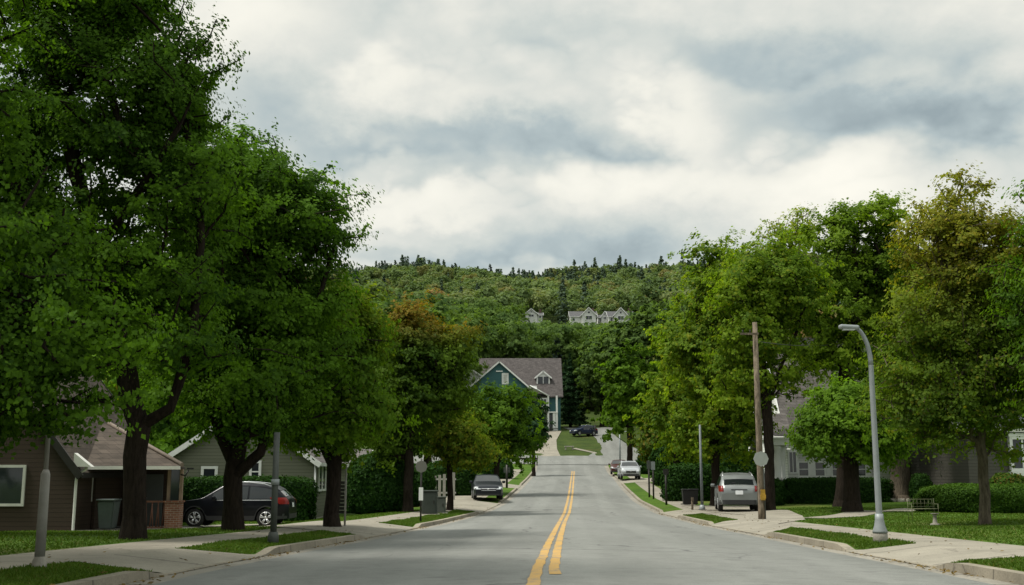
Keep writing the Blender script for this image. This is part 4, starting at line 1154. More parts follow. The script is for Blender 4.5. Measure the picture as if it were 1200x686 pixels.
def gable_wall(mb, x0, x1, y0, y1, z0, ze, zr_, axis='y'):
    """closed wall prism including the gable triangles"""
    if axis == 'y':
        xc = (x0 + x1) / 2
        f = [(x0, z0), (x1, z0), (x1, ze), (xc, zr_ - .1), (x0, ze)]
        A = [(x, y0, z) for x, z in f]; B = [(x, y1, z) for x, z in f]
    else:
        yc = (y0 + y1) / 2
        f = [(y0, z0), (y1, z0), (y1, ze), (yc, zr_ - .1), (y0, ze)]
        A = [(x0, y, z) for y, z in f]; B = [(x1, y, z) for y, z in f]
    mb.poly(A); mb.poly(B[::-1])
    for i in range(5): j = (i + 1) % 5; mb.poly([A[i], B[i], B[j], A[j]])
    bmesh.ops.remove_doubles(mb.bm, verts=mb.bm.verts, dist=.0005)

M['brown_siding'] = siding('brown_siding', (.050, .034, .024), .15)
M['sage_siding'] = siding('sage_siding', (.165, .172, .125), .16)
M['grey_siding'] = siding('grey_siding', (.26, .27, .255), .16)
M['shaded_siding'] = siding('shaded_siding', (.10, .095, .08), .16)  # grey siding again, with the shade on that wall put into its colour
M['white_siding'] = siding('white_siding', (.70, .71, .68), .15)
M['teal_siding'] = siding('teal_siding', (.052, .140, .150), .22)
M['brick'] = brickmat('porch_brick', (.19, .085, .05), (.13, .062, .04), (.25, .22, .18))
M['darkbrick'] = brickmat('dark_brick', (.10, .06, .045), (.075, .045, .035), (.13, .11, .09))
def shingle(n, c): return brickmat(n, [x * 1.15 for x in c], [x * .8 for x in c], [x * .45 for x in c], w=.35, h=.17, vary=.6)
M['sh_brown'] = shingle('brown_shingle', (.066, .053, .042))
M['sh_grey'] = shingle('grey_shingle', (.125, .115, .11))
M['sh_taupe'] = shingle('taupe_shingle', (.085, .076, .074))
M['sh_dark'] = shingle('dark_shingle', (.10, .10, .105))
M['cream'] = mat('cream_trim', (.46, .44, .37), rough=.6, var=.1)
M['greytrim'] = mat('dull_white_trim', (.58, .58, .54), rough=.6, var=.1)
GLS, WH = M['glass'], M['white']

# ---------------------------------------------------------------- brown house with brick porch (left)
def brown_house():
    Y = 37.0; gz = H(P(60, 600, Y).x, Y) - .3
    X = lambda px, y=Y: P(px, 560, y).x
    Zp = lambda py, y=Y, px=100: P(px, py, y).z
    t = thing('brown_house', 'dark brown sided house with shingle roof, brick porch and white gutter pipe', 'house', (X(88), Y, gz))
    o = Vector((X(88), Y, gz))
    l = lambda x, y, z: (x - o.x, y - o.y, z - o.z)
    x0, x1 = X(-170), X(88); ze = Zp(543); zt = ze + 4.6
    mb = MB(); a = l(x0, Y, gz); b = l(x1, Y + 9, ze)
    gable_wall(mb, a[0], b[0], a[1], b[1], -.2, b[2], l(0, 0, zt)[2]); mb.build('wall', M['brown_siding'], t)
    gable_roof(t, a[0], b[0], a[1], b[1], b[2], l(0, 0, zt)[2], M['sh_brown'], over=.25, trim=M['darkmetal'])
    # big picture window
    wx0, wx1 = X(-14), X(30.5); wz0, wz1 = Zp(593.5), Zp(545)
    c = l((wx0 + wx1) / 2, Y, (wz0 + wz1) / 2); window(t, (c[0], c[1] - .02, c[2]), wx1 - wx0, wz1 - wz0, '-y', M['greytrim'], GLS, fw=.09)
    # wing behind: recessed wall, porch, hipped roof
    yw = 38.6; xa, xb = X(86, yw), X(213, yw); rx = X(124, 42.5)
    zeave = Zp(546, 38.0); zridge = P(124, 497, 42.5).z
    mb = MB(); mb.span(l(x1 + .02, yw, gz - .2), l(X(113, yw), yw + 6, zeave - .05)); mb.build('wall', M['brown_siding'], t)
    mb = MB(); mb.span(l(X(113, yw) + .01, 41.2, gz - .2), l(xb * 41.2 / 38.6 - .1, 41.7, zeave - .06)); mb.build('wall', M['brown_siding'], t)
    # hipped roof of the wing
    A = Vector(l(X(60, 42.5), 42.5, zridge)); B = Vector(l(rx, 42.5, zridge))
    ex = X(216, 38.0)
    C1 = Vector(l(X(60, 42.5), 37.7, zeave)); C2 = Vector(l(ex, 37.7, zeave)); C3 = Vector(l(ex * 47.3 / 37.7 * .99, 47.3, zeave)); C4 = Vector(l(X(60, 42.5), 47.3, zeave))
    mb = MB()
    up = Vector((0, 0, .0)); dn = Vector((0, 0, -.12))
    for f in ([A, B, C2, C1], [B, C3, C2], [B, A, C4, C3]): mb.poly(f)
    mb.poly([C1 + dn, C2 + dn, C3 + dn, C4 + dn])
    for p, q in ((C1, C2), (C2, C3), (C3, C4)): mb.poly([p, q, q + dn, p + dn])
    bmesh.ops.remove_doubles(mb.bm, verts=mb.bm.verts, dist=.001)
    mb.build('porch_roof', M['sh_brown'], t)
    d = C2 - B
    MB().tube([B + Vector((0, -.02, .02)), C2 + Vector((0, -.02, .03))], .075, n=6).build('ridge_cap', mat('ridge_cap', (.15, .12, .095), var=.2), t)
    g = MB(); g.box((C1 + C2) / 2 + Vector((0.9, -.07, -.07)), ((C2 - C1).length - 1.9, .12, .12)); g.build('gutter', M['greytrim'], t)
    # white return at the eave corner and the down pipe
    e = MB(); p = Vector(l(x1, Y, 0)); zc = l(0, 0, ze)[2]
    e.poly([(p.x + .02, p.y - .26, zc + .34), (p.x + .02, p.y - .26, zc - .12), (p.x + .62, p.y - .26, zc - .12)], .3); e.build('eave_return', M['greytrim'], t)
    dp = MB().tube([(p.x + .42, p.y - .12, zc - .14), (p.x + .36, p.y - .1, zc - .22), (p.x + .10, p.y - .07, zc - .36), (p.x + .07, p.y - .07, zc - .6), (p.x + .07, p.y - .07, .25), (p.x + .03, p.y - .15, .12)], .05, n=8)
    dp.build('downpipe', M['greytrim'], t)
    wx0, wx1 = X(100, yw), X(109.5, yw); c = l((wx0 + wx1) / 2, yw, (P(105, 588, yw).z + P(105, 546, yw).z) / 2)
    window(t, (c[0], c[1] - .02, c[2]), wx1 - wx0, P(105, 546, yw).z - P(105, 588, yw).z, '-y', M['greytrim'], GLS, bars=(2, 1), fw=.06)
    # porch: brick pier with screen above, railing, door
    px0, px1 = X(196, 38.2), X(212.5, 38.2); zb = P(204, 589, 38.2).z
    MB().span(l(px0, 38.1, gz - .2), l(px1, 38.6, zb)).span(l(px0 - .04, 38.06, zb + .002), l(px1 + .04, 38.64, zb + .06)).build('pier', M['brick'], t)
    sc = MB(); 
    for xx in (px0 + .03, px1 - .03): sc.span(l(xx - .05, 38.3, zb + .06), l(xx + .05, 38.4, zeave - .12))
    fr = sc.build('screen', mat('tan_trim', (.22, .16, .115), var=.2), t)
    MB().span(l(px0 + .1, 38.32, zb + .07), l(px1 - .1, 38.36, zeave - .12)).build('pane', GLS, fr)
    ra = MB(); r0, r1 = X(166, 38.4), px0; zt_ = P(180, 587, 38.4).z
    ra.span(l(r0, 38.35, zt_ - .06), l(r1, 38.42, zt_)).span(l(r0, 38.35, gz + .32), l(r1, 38.42, gz + .38))
    k = 9
    for i in range(k):
        xx = r0 + (r1 - r0) * (i + .5) / k; ra.tube([l(xx, 38.385, gz + .38), l(xx + (.06 if i % 2 else -.06), 38.385, zt_ - .06)], .022, n=5)
    ra.build('railing', mat('rust_red_rail', (.16, .075, .05), var=.25), t)
    MB().span(l(X(108, 39), 38.6 - .3, gz - .2), l(px1, 41.2, gz + .27)).build('porch_floor', M['concbase'], t)
    dr = MB().span(l(X(168, 41), 41.12, gz + .27), l(X(190, 41), 41.19, P(180, 556, 41).z)).build('door', mat('grey_door', (.10, .11, .105), var=.1), t)
    MB().tube([l(X(171, 41), 41.1, gz + 1.3), l(X(171, 41), 41.05, gz + 1.3)], .04, n=8).build('handle', M['alloy'], dr)
    # lamp bracket on the corner
    MB().tube([l(px1 + .02, 38.1, zeave - .3), l(px1 + .2, 38.0, zeave - .34), l(px1 + .3, 38, zeave - .15)], .03, n=6).box(l(px1 + .36, 38, zeave - .1), (.22, .1, .06)).build('lamp_bracket', M['black'], t)
brown_house()

# ---------------------------------------------------------------- sage grey house (left)
def sage_house():
    Y = 52.0; X = lambda px, y=Y: P(px, 560, y).x
    x0, x1 = X(192), X(368); gz = H(x1, Y) - .7
    o = Vector((x1, Y, gz)); t = thing('grey_green_house', 'grey green sided house with white trimmed gable behind the tall hedge', 'house', o)
    l = lambda x, y, z: (x - o.x, y - o.y, z - o.z)
    ze = P(368, 537, Y).z; zt = P(282, 478, Y).z
    a, b = l(x0, Y, gz), l(x1, Y + 10, ze)
    mb = MB(); gable_wall(mb, a[0], b[0], a[1], b[1], -.3, b[2], zt - gz); mb.build('wall', M['sage_siding'], t)
    gable_roof(t, a[0], b[0], a[1], b[1], b[2], zt - gz, M['sh_grey'], over=.3, trim=WH)
    def w(pxa, pxb, ya, yb, **k):
        c = l((X(pxa) + X(pxb)) / 2, Y, (P(0, ya, Y).z + P(0, yb, Y).z) / 2)
        window(t, (c[0], c[1] - .02, c[2]), X(pxb) - X(pxa), P(0, ya, Y).z - P(0, yb, Y).z, '-y', WH, GLS, **k)
    w(235.5, 255, 546.5, 564, fw=.13)
    w(258, 276, 502, 524, fw=.12, bars=(1, 2))
    w(292, 306, 540, 566, fw=.12, bars=(1, 2))
    MB().tube([(b[0] + .06, a[1] - .08, b[2] - .3), (b[0] + .06, a[1] - .08, .2)], .05, n=8).build('downpipe', WH, t)
    # triple window on the side facing the street
    for i in range(3):
        window(t, (b[0] + .02, a[1] + 1.5 + i * .95, l(0, 0, (P(378, 541, 53.5).z + P(378, 576, 53.5).z) / 2)[2]), .85, P(378, 541, 53.5).z - P(378, 576, 53.5).z, '+x', WH, GLS, fw=.1)
    MB().span((b[0] + .001, a[1], -.3), (b[0] + .05, a[1] + 10, .75)).build('plinth', M['concbase'], t)
    # low garage behind
    gx0, gx1 = l(X(378, 64), 0, 0)[0], l(X(428, 66), 0, 0)[0]
    mb = MB(); gable_wall(mb, gx0, gx1, a[1] + 12, a[1] + 18, -.3, l(0, 0, P(400, 542, 64).z)[2], l(0, 0, P(400, 525, 64).z)[2], axis='x'); mb.build('garage_wall', M['cream'], t)
    gable_roof(t, gx0, gx1, a[1] + 12, a[1] + 18, l(0, 0, P(400, 542, 64).z)[2], l(0, 0, P(400, 525, 64).z)[2], M['sh_grey'], axis='x', over=.3, trim=WH, name='garage_roof')
sage_house()

# ---------------------------------------------------------------- white fronted house with pillared porch (right)
def white_house():
    Y = 62.0; X = lambda px, y=Y: P(px, 560, y).x
    x0, x1 = X(929), X(1122); gz = H(x0, Y) - .3
    o = Vector((x0, Y, gz)); t = thing('grey_roofed_house', 'pale sided house with steep grey roof, tapered porch pillar and row of windows', 'house', o)
    l = lambda x, y, z: (x - o.x, y - o.y, z - o.z)
    ze = P(930, 512, Y).z - gz; zt = P(930, 396, Y + 4.5).z - gz
    L = x1 - x0
    xm = X(1044) - x0
    mb = MB(); gable_wall(mb, 0, xm, 0, 9, -.3, ze, zt, axis='x'); mb.build('wall', M['white_siding'], t)
    gable_roof(t, 0, xm, 0, 9, ze, zt, M['sh_grey'], axis='x', over=.35, trim=WH)
    mb = MB(); gable_wall(mb, xm + .02, L, .8, 9, -.3, ze, zt - 2.5, axis='x'); mb.build('wing_wall', M['grey_siding'], t)
    gable_roof(t, xm + .4, L, .8, 9, ze - .1, zt - 2.5, M['sh_grey'], axis='x', over=.34, trim=WH, name='wing_roof')
    zz = lambda py: P(950, py, Y).z - gz
    for a, b in ((935, 949), (954, 968), (974, 989), (1002, 1016)):
        window(t, ((X(a) + X(b)) / 2 - x0, -.02, (zz(541) + zz(557)) / 2 - .05), X(b) - X(a), zz(538) - zz(557), '-y', WH, GLS, fw=.09, bars=(1, 2))
    MB().span((X(922) - x0, -.08, zz(560)), (X(1030) - x0, .0, zz(557.5))).build('sill_band', WH, t)
    pb = MB()
    for px in (931, 951.5, 971, 992, 1019): pb.span((X(px) - x0 - .12, -.07, zz(557.2)), (X(px) - x0 + .12, -.003, zz(528)))
    pb.build('pilaster', WH, t)
    # corner bay of white panelling
    MB().span((X(921) - x0, -.5, zz(585)), (X(933) - x0, .6, zz(527))).build('bay', M['white_siding'], t)
    window(t, ((X(921) + X(933)) / 2 - x0, -.52, zz(542)), .5, 1.25, '-y', WH, GLS, fw=.07, bars=(2, 1))
    # porch: tapered pillar cluster, entablature and little roof
    zt_p = zz(523); xp = X(915, 60.4) - x0
    for i, dx in enumerate((-.18, .2)):
        MB().lathe([(.19, -.2), (.19, .35), (.15, .4), (.24, zt_p - .3), (.30, zt_p - .12), (.30, zt_p)], (xp + dx, -1.6 + i * .5, 0), n=12).build('pillar', WH, t)
    MB().span((X(903, 60.4) - x0, -2.0, zt_p + .002), (X(926, 60.4) - x0, .3, zz(516))).span((X(902, 60.4) - x0 - .08, -2.1, zz(516) + .002), (X(927, 60.4) - x0, .3, zz(514))).build('entablature', WH, t)
    pr = MB(); xa, xb = X(901, 60.4) - x0 - .1, X(932, 60.4) - x0; za = zz(513.5)
    pr.grid(lambda u, v: (xa + (xb - xa) * u, -2.15 + 2.2 * v, za + .02 + 1.35 * (v ** 1.8) + .12 * abs(2 * u - 1) ** 3), 8, 8); pr.build('porch_roof', M['sh_grey'], t)
    # attic window on the gable end
    window(t, (-.02, 4.5, zt - 3.4), .9, 1.3, '-x', WH, GLS, fw=.1, bars=(1, 2))
    # front door with side trim
    zg = lambda py: P(1110, py, 62.8).z - gz
    dx0, dx1 = X(1101, 62.8) - x0, X(1121, 62.8) - x0
    f = MB(); f.span((dx0, .72, zg(575)), (dx0 + .22, .797, zg(537))).span((dx1 - .22, .72, zg(575)), (dx1, .797, zg(537))).span((dx0, .73, zg(537) + .002), (dx1, .797, zg(534)))
    df = f.build('door_frame', WH, t)
    MB().span((dx0 + .23, .76, zg(575)), (dx1 - .23, .797, zg(537))).build('door', GLS, df)
white_house()

def bay_house():
    Y = 54.0; X = lambda px, y=Y: P(px, 560, y).x
    x0, x1 = X(1136), X(1420); gz = H(x0, Y) - .3
    o = Vector((x0, Y, gz)); t = thing('grey_house', 'dim grey sided house with big white framed window behind the tall amber tree', 'house', o)
    L = x1 - x0; zz = lambda py: P(1180, py, Y).z - gz
    ze, zt = zz(497), zz(440)
    mb = MB(); gable_wall(mb, 0, L, 0, 8, -.3, ze, zt, axis='x'); mb.build('wall', M['shaded_siding'], t)
    gable_roof(t, 0, L, 0, 8, ze, zt, M['sh_dark'], axis='x', over=.4, trim=M['greytrim'])
    a, b = X(1183) - x0, X(1236) - x0
    MB().span((a - .05, -.35, zz(558)), (b + .05, -.003, zz(552.6))).span((a - .05, -.35, zz(512)), (b + .05, -.003, zz(508))).build('window_hood', WH, t)
    window(t, ((a + b) / 2, -.2, (zz(512) + zz(552.5)) / 2), b - a, zz(512) - zz(552.5), '-y', WH, GLS, fw=.14, bars=(4, 1), proud=.12)
bay_house()

# ---------------------------------------------------------------- teal house at the end of the street
def teal_house():
    Y = 185.0; X = lambda px, y=Y: P(px, 500, y).x
    xr_ = X(657); gz = P(650, 505, Y).z - .6
    o = Vector((xr_, Y, gz)); t = thing('teal_house', 'teal house with white trimmed front gable, grey roof and small dormer', 'house', o)
    zz = lambda py, y=Y: P(600, py, y).z - gz
    x = lambda px, y=Y: X(px, y) - o.x
    D = 13.0; yr = D / 2
    ze = zz(462); zt = P(600, 420, Y + yr).z - gz
    xl_ = x(563)
    mb = MB(); gable_wall(mb, xl_, 0, 0, D, -1.5, ze, zt, axis='x'); mb.build('wall', M['teal_siding'], t)
    gable_roof(t, xl_, 0, 0, D, ze, zt, M['sh_taupe'], axis='x', over=.4, trim=M['sh_taupe'])
    # front gable wing
    gx0, gx1 = x(555, 182), x(620, 182); gz1 = zz(453.5, 182); gzt = zz(423.5, 182)
    gx0 = 2 * x(585, 182) - gx1
    mb = MB(); gable_wall(mb, gx0 + .4, gx1 - .4, -3, 5.5, -1.5, gz1 + .35, gzt); mb.build('gable_wall', M['teal_siding'], t)
    gable_roof(t, gx0 + .4, gx1 - .4, -3, 5.5, gz1 + .35, gzt, M['sh_taupe'], over=.45, trim=WH, name='gable_roof')
    window(t, (x(592, 182), -3.03, zz(444, 182)), 1.15, 1.9, '-y', WH, M['greytrim'], fw=.3)
    MB().span((x(581, 182), -3.12, zz(436, 182)), (x(589, 182), -3.003, zz(434.6, 182))).build('vent', WH, t)
    window(t, (x(600, 182), -3.03, zz(475, 182)), 1.3, 1.7, '-y', WH, GLS, fw=.15, bars=(2, 2))
    # little left gable
    lx = x(554, 183); 
    mb = MB(); gable_wall(mb, lx - 1.7, lx + 1.5, -2.4, 4, -1.5, zz(440.5, 183), zz(433.5, 183)); mb.build('side_gable_wall', M['white_siding'], t)
    gable_roof(t, lx - 1.7, lx + 1.5, -2.4, 4, zz(440.5, 183), zz(433.5, 183), M['sh_taupe'], over=.3, trim=WH, name='side_gable_roof')
    # dormer
    dx = x(637, 186); yd = 1.9; dz0, dz1, dz2 = P(600, 451, 186.9).z - gz, P(600, 441, 186.9).z - gz, P(600, 434.5, 186.9).z - gz
    mb = MB(); gable_wall(mb, dx - 1.15, dx + 1.15, yd, yd + 4, dz0 - .4, dz1, dz2); mb.build('dormer_wall', WH, t)
    gable_roof(t, dx - 1.15, dx + 1.15, yd, yd + 4, dz1, dz2, M['sh_taupe'], over=.28, trim=WH, name='dormer_roof')
    window(t, (dx, yd - .03, (dz0 + dz1) / 2), 2.2, 1.65, '-y', WH, GLS, fw=.18, bars=(2, 1))
    # porch eyebrow, lean-to roof and right hand corner
    MB().span((x(618), -2.2, zz(456.5)), (x(629), -.2, zz(453.5))).build('porch_eave', WH, t)
    pr = MB(); pr.poly([(x(621), -2.9, zz(454)), (x(643), -1.2, zz(465)), (x(646), .0, zz(465.5)), (x(626), .0, zz(453))], .16); pr.build('porch_roof', M['sh_taupe'], t)
    MB().tube([(x(621), -2.95, zz(454)), (x(643.3), -1.22, zz(465))], .13, n=6).build('rake_trim', WH, t)
    MB().span((x(620), -1.2, -1.5), (x(641.5), -.02, zz(466))).build('porch_wall', M['sage_siding'], t)
    window(t, (x(637), -1.23, zz(472.5)), 1.15, 1.45, '-y', WH, GLS, fw=.14, bars=(2, 2))
    for px in (642.3, 652.3): MB().span((x(px) - .15, -1.35, -.6), (x(px) + .15, -1.05, zz(464.5))).build('corner_post', WH, t)
    MB().span((x(641), -1.4, zz(484.5)), (x(653.5), -.02, zz(483))).build('balcony', WH, t)
    MB().span((x(649.5) - .28, -1.3, -.6), (x(649.5) + .2, -1.0, zz(484.6))).build('porch_pillar', WH, t)
    MB().span((x(643.5), -.06, .2), (x(648.5), -.015, zz(486))).build('door', GLS, t)
    # deck with dark rail
    r = MB()
    r.span((x(640), -2.6, .85), (x(653), -2.5, .95))
    for i in range(9): r.span((x(640) + i * .22, -2.58, -.2), (x(640) + i * .22 + .07, -2.52, .85))
    r.build('railing', M['darkmetal'], t)
teal_house()

# ---------------------------------------------------------------- white houses on the hill
def hill_house(px, py0, py1, wpx, Y, label, extra=False, seed=0):
    k = Y / 1287; b = P(px, py1, Y); w = wpx * k; hgt = (py1 - py0) * k
    t = thing('hillside_house', label, 'house', (b.x, Y, b.z - 2), 0, 'white houses on the far hill')
    ze = 2 + hgt * .5; zt = 2 + hgt
    mb = MB(); gable_wall(mb, -w * .5, w * .5, 2, 10, -3, ze, zt - .6, axis='x'); mb.build('wall', M['white_siding'], t)
    gable_roof(t, -w * .5, w * .5, 2, 10, ze, zt - .6, M['sh_dark'], axis='x', over=.5, trim=WH)
    gw = w * .27
    for s in ((-.02,) if not extra else (.2,)):
        cx = w * s
        mb = MB(); gable_wall(mb, cx - gw, cx + gw, -.6, 6, -3, ze + .2, zt); mb.build('gable_wall', M['white_siding'], t)
        gable_roof(t, cx - gw, cx + gw, -.6, 6, ze + .2, zt, M['sh_dark'], over=.5, trim=WH, name='gable_roof')
        window(t, (cx, -.63, ze - hgt * .2), gw * 1.0, hgt * .3, '-y', WH, GLS, fw=.15, bars=(2, 1))
        window(t, (cx, -.63, ze + hgt * .16), gw * .4, hgt * .18, '-y', WH, GLS, fw=.12)
    for s in (-.38, .40):
        window(t, (w * s, 1.97, ze - hgt * .24), w * .12, hgt * .28, '-y', WH, GLS, fw=.14)
    MB().span((w * .36, 5, zt - 1.2), (w * .36 + .9, 5.9, zt + .6)).build('chimney', M['darkbrick'], t)
hill_house(623, 361.5, 374, 26, 408, 'small white gabled house alone on the wooded hill')
hill_house(684, 360, 378, 31, 412, 'white house with tall off centre gable on the hill, left end of the row', True)
hill_house(709, 364.5, 377, 15, 418, 'low dark roofed house squeezed between two white houses on the hill')
hill_house(728, 360, 378.5, 29, 412, 'white gabled house at the right end of the row on the hill', False)
hill_house(447, 357, 367, 12, 415, 'pale house roof peeking out of the trees above the rusty orange tree')
# ------------------------------------------------------------------ vehicles
def carpaint(name, col, metal=.3):
    m, nt, b = newmat(name)
    tc = nt.n('ShaderNodeTexCoord').outputs['Object']
    nz = nt.n('ShaderNodeTexNoise', inp={'Vector': tc, 'Scale': 2.0, 'Detail': 5.0})
    nt.link(nt.mix(nz.outputs[0], [c * .85 for c in col], [c * 1.12 for c in col]), b.inputs['Base Color'])
    nt.link(nt.ramp(nz.outputs[0], [(.3, .28), (.7, .42)]), b.inputs['Roughness'])
    b.inputs['Metallic'].default_value = metal; b.inputs['Coat Weight'].default_value = .12; b.inputs['Specular IOR Level'].default_value = .2; b.inputs['Coat Roughness'].default_value = .06
    return m
M['taillamp'] = mat('red_lamp', (.19, .014, .012), rough=.2, var=.2)
M['headlamp'] = mat('clear_lamp', (.50, .53, .55), rough=.15, var=.2, scale=9)
M['plate'] = mat('number_plate', (.62, .64, .66), rough=.5, var=.1)
M['carglass'] = glassmat('car_glass', (.010, .013, .014), .08)
M['clad'] = mat('grey_cladding', (.03, .031, .033), rough=.7)
M['chrome'] = mat('chrome', (.6, .6, .6), rough=.18, metal=1., var=.03)

KINDS_ = {  # outline (from the tail, x forward), length, half width, belt height, roof height, wheel radius, axle positions
    'crossover': dict(L=4.5, w=.92, belt=1.02, H=1.68, wr=.36, ax=(.86, 3.60),
        top=[(0, .78), (.04, 1.0), (.12, 1.10), (.42, 1.38), (.66, 1.52), (.95, 1.59), (1.6, 1.66), (2.25, 1.665), (2.6, 1.58), (3.28, 1.14), (3.5, 1.06), (4.1, .97), (4.36, .86), (4.46, .72), (4.5, .60)],
        wind=(2.64, 3.24), rear=(.17, .60), side=[(.62, 1.52), (1.18, 2.10), (1.52, 2.92)], zb=.27),
    'sedan': dict(L=4.6, w=.90, belt=.93, H=1.46, wr=.33, ax=(.95, 3.70),
        top=[(0, .78), (.05, .95), (.15, 1.0), (.75, 1.04), (1.0, 1.16), (1.45, 1.38), (1.75, 1.45), (2.3, 1.46), (2.7, 1.40), (3.4, 1.02), (3.6, .97), (4.2, .86), (4.45, .76), (4.57, .64), (4.6, .55)],
        wind=(2.74, 3.36), rear=(.95, 1.42), side=[(1.0, 1.6), (1.2, 2.2), (1.6, 3.0)], zb=.22),
    'wagon': dict(L=4.5, w=.92, belt=1.02, H=1.62, wr=.35, ax=(.88, 3.62),
        top=[(0, .75), (.05, 1.0), (.14, 1.1), (.40, 1.44), (.62, 1.57), (1.4, 1.62), (2.2, 1.60), (2.6, 1.52), (3.26, 1.13), (3.5, 1.08), (4.15, 1.0), (4.38, .88), (4.47, .72), (4.5, .6)],
        wind=(2.64, 3.22), rear=(.2, .56), side=[(.5, 1.5), (1.2, 2.1), (1.5, 2.9)], zb=.26),
}
def make_car(name, label, kind, paint, loc, rz, group=None, scale=1., plate_front=False, rails=True, front_grille=True):
    K = KINDS_[kind]; L, w0, belt, Hh, wr, ax = K['L'], K['w'], K['belt'], K['H'], K['wr'], K['ax']
    tx = np.array([p[0] for p in K['top']]); tz = np.array([p[1] for p in K['top']])
    zt = lambda x: float(np.interp(x, tx, tz))
    def zbot(x):
        z = K['zb'] + .05 * abs(2 * x / L - 1) ** 4 * 1.5
        for a in ax:
            r = wr + .055
            if abs(x - a) < r: z = max(z, wr + math.sqrt(r * r - (x - a) ** 2))
        return z
    def Wd(x, z):
        e = abs(2 * x / L - 1); t = 1 - .16 * e ** 7 - .02 * e ** 2
        if z > belt: s = 1 - .27 * ((z - belt) / (Hh - belt)) ** 1.1 - .03
        else:
            u = (belt - z) / (belt - .2); s = 1 - .03 * (1 - min(u / .25, 1)) - .07 * max(0, u - .35) ** 1.5
        return w0 * t * s
    root = thing(name, label, 'car', loc, rz, group); root.scale = (scale,) * 3
    cx = L / 2
    xs = sorted(set([0, .015, .05, .1, .16, .24] + [L - v for v in (0, .015, .05, .1, .16, .24)] + list(np.linspace(.3, L - .3, 64)) + [a + s * (wr + .054) for a in ax for s in (-1, 1)]))
    bm = bmesh.new(); rings = []; NS, NT_ = 14, 8
    for x in xs:
        b_, t_ = zbot(x), zt(x); t_ = max(t_, b_ + .05); ring = []
        zs = [b_ + (t_ - b_) * (j / NS) for j in range(NS + 1)]
        rd = .985
        for z in zs: ring.append((x - cx, -Wd(x, z) * (rd if z in (zs[0],) else 1), z))
        wt = Wd(x, t_)
        for j in range(1, NT_):
            u = -1 + 2 * j / NT_
            ring.append((x - cx, wt * u, t_ + .035 * (1 - u * u)))
        for z in reversed(zs): ring.append((x - cx, Wd(x, z), z))
        rings.append([bm.verts.new(p) for p in ring])
    n = len(rings[0])
    for r0, r1 in zip(rings, rings[1:]):
        for k in range(n):
            f = bm.faces.new((r0[k], r0[(k + 1) % n], r1[(k + 1) % n], r1[k])); f.smooth = True
    bm.faces.new(rings[0]); bm.faces.new(rings[-1][::-1])
    mb = MB(); mb.bm.free(); mb.bm = bm
    mb.build('body', paint, root)
    def side(x0, x1, fz0, fz1, s, nu=10, nv=4, off=.012):
        def fn(u, v):
            x = x0 + (x1 - x0) * u; a, b = fz0(x), fz1(x); z = a + (b - a) * v
            return (x - cx, s * (Wd(x, z) + off), z)
        return fn, nu, nv
    for s in (-1, 1):
        for (xa, xb) in [(K['side'][0][0], K['side'][0][1]), (K['side'][0][1] + .07, K['side'][1][1]), (K['side'][1][1] + .07, K['side'][2][1])]:
            lo = lambda x: belt + .03 + .02 * (1 - x / L) * 2
            hi = lambda x: max(min(zt(x) - .10, Hh - .13), lo(x) + .015)
            MB().grid(*side(xa, xb, lo, hi, s)).build('side_window', M['carglass'], root)
        lo = lambda x: zbot(x) + .0; hi = lambda x: max(zbot(x) + .05, K['zb'] + .17)
        MB().grid(*side(.05, L - .05, lo, hi, s, 60, 2, .010)).build('sill_trim', M['clad'], root)
        if kind != 'sedan':
            MB().grid(*side(.5, 2.9, lambda x: belt + .0, lambda x: belt + .026, s, 14, 1, .018)).build('belt_trim', M['chrome'], root)
        # mirror
        x = K['side'][2][1] - .06; MB().box((x - cx, s * (w0 + .09), belt + .10), (.13, .2, .15), bev=.05).build('mirror', paint, root)
        if rails and kind != 'sedan':
            pts = [(xx - cx, s * (Wd(xx, zt(xx)) - .05), zt(xx) + .045 * (1 if 0 < i < 6 else 0) + .005) for i, xx in enumerate(np.linspace(.75, 2.35, 7))]
            MB().tube(pts, .022, n=6).build('roof_rail', M['alloy'], root)
        hx = K['side'][1][1]
        for hx in (K['side'][0][1] + .22, K['side'][1][1] + .22):
            MB().box((hx - cx, s * (Wd(hx, belt - .1) + .02), belt - .10), (.2, .035, .035), bev=.012).build('door_handle', paint, root)
    def topp(xa, xb, fr, nu=8, nv=8, off=.012):
        def fn(u, v):
            x = xa + (xb - xa) * u; y = (2 * v - 1); z = zt(x)
            d = (zt(x + .02) - zt(x - .02)) / .04; nn = Vector((-d, 0, 1)).normalized() * off
            return (x - cx + nn.x, y * Wd(x, z) * fr, z + .035 * (1 - (y * fr) ** 2) + nn.z)
        return fn, nu, nv
    MB().grid(*topp(K['wind'][0], K['wind'][1], .90)).build('windscreen', M['carglass'], root)
    MB().grid(*topp(K['rear'][0], K['rear'][1], .84)).build('rear_window', M['carglass'], root)
    # ends: rear (x small) and front (x large)
    def xr(z): return float(np.interp(z, tz[:6], tx[:6])) if z > tz[0] else 0.0
    def xf(z):
        i = int(np.argmin(np.abs(tx - (L - 1.1)))); return float(np.interp(z, tz[i:][::-1], tx[i:][::-1])) if z > tz[-1] else L
    def endp(y0, y1, z0, z1, rear=True, off=.012, nu=6, nv=4, wrap=True):
        def fn(u, v):
            z = z0 + (z1 - z0) * v; y = y0 + (y1 - y0) * u; x = xr(z) if rear else xf(z)
            # follow the rounded corner back along the flank
            for _ in range(30):
                if abs(y) <= Wd(x, z) - .002 or not wrap: break
                x += .02 if rear else -.02
            return ((x - cx) - (off if rear else -off), y * (1 + off / w0), z)
        return fn, nu, nv
    if kind == 'sedan': tl = (.70, .90); 
    else: tl = (.88, 1.13)
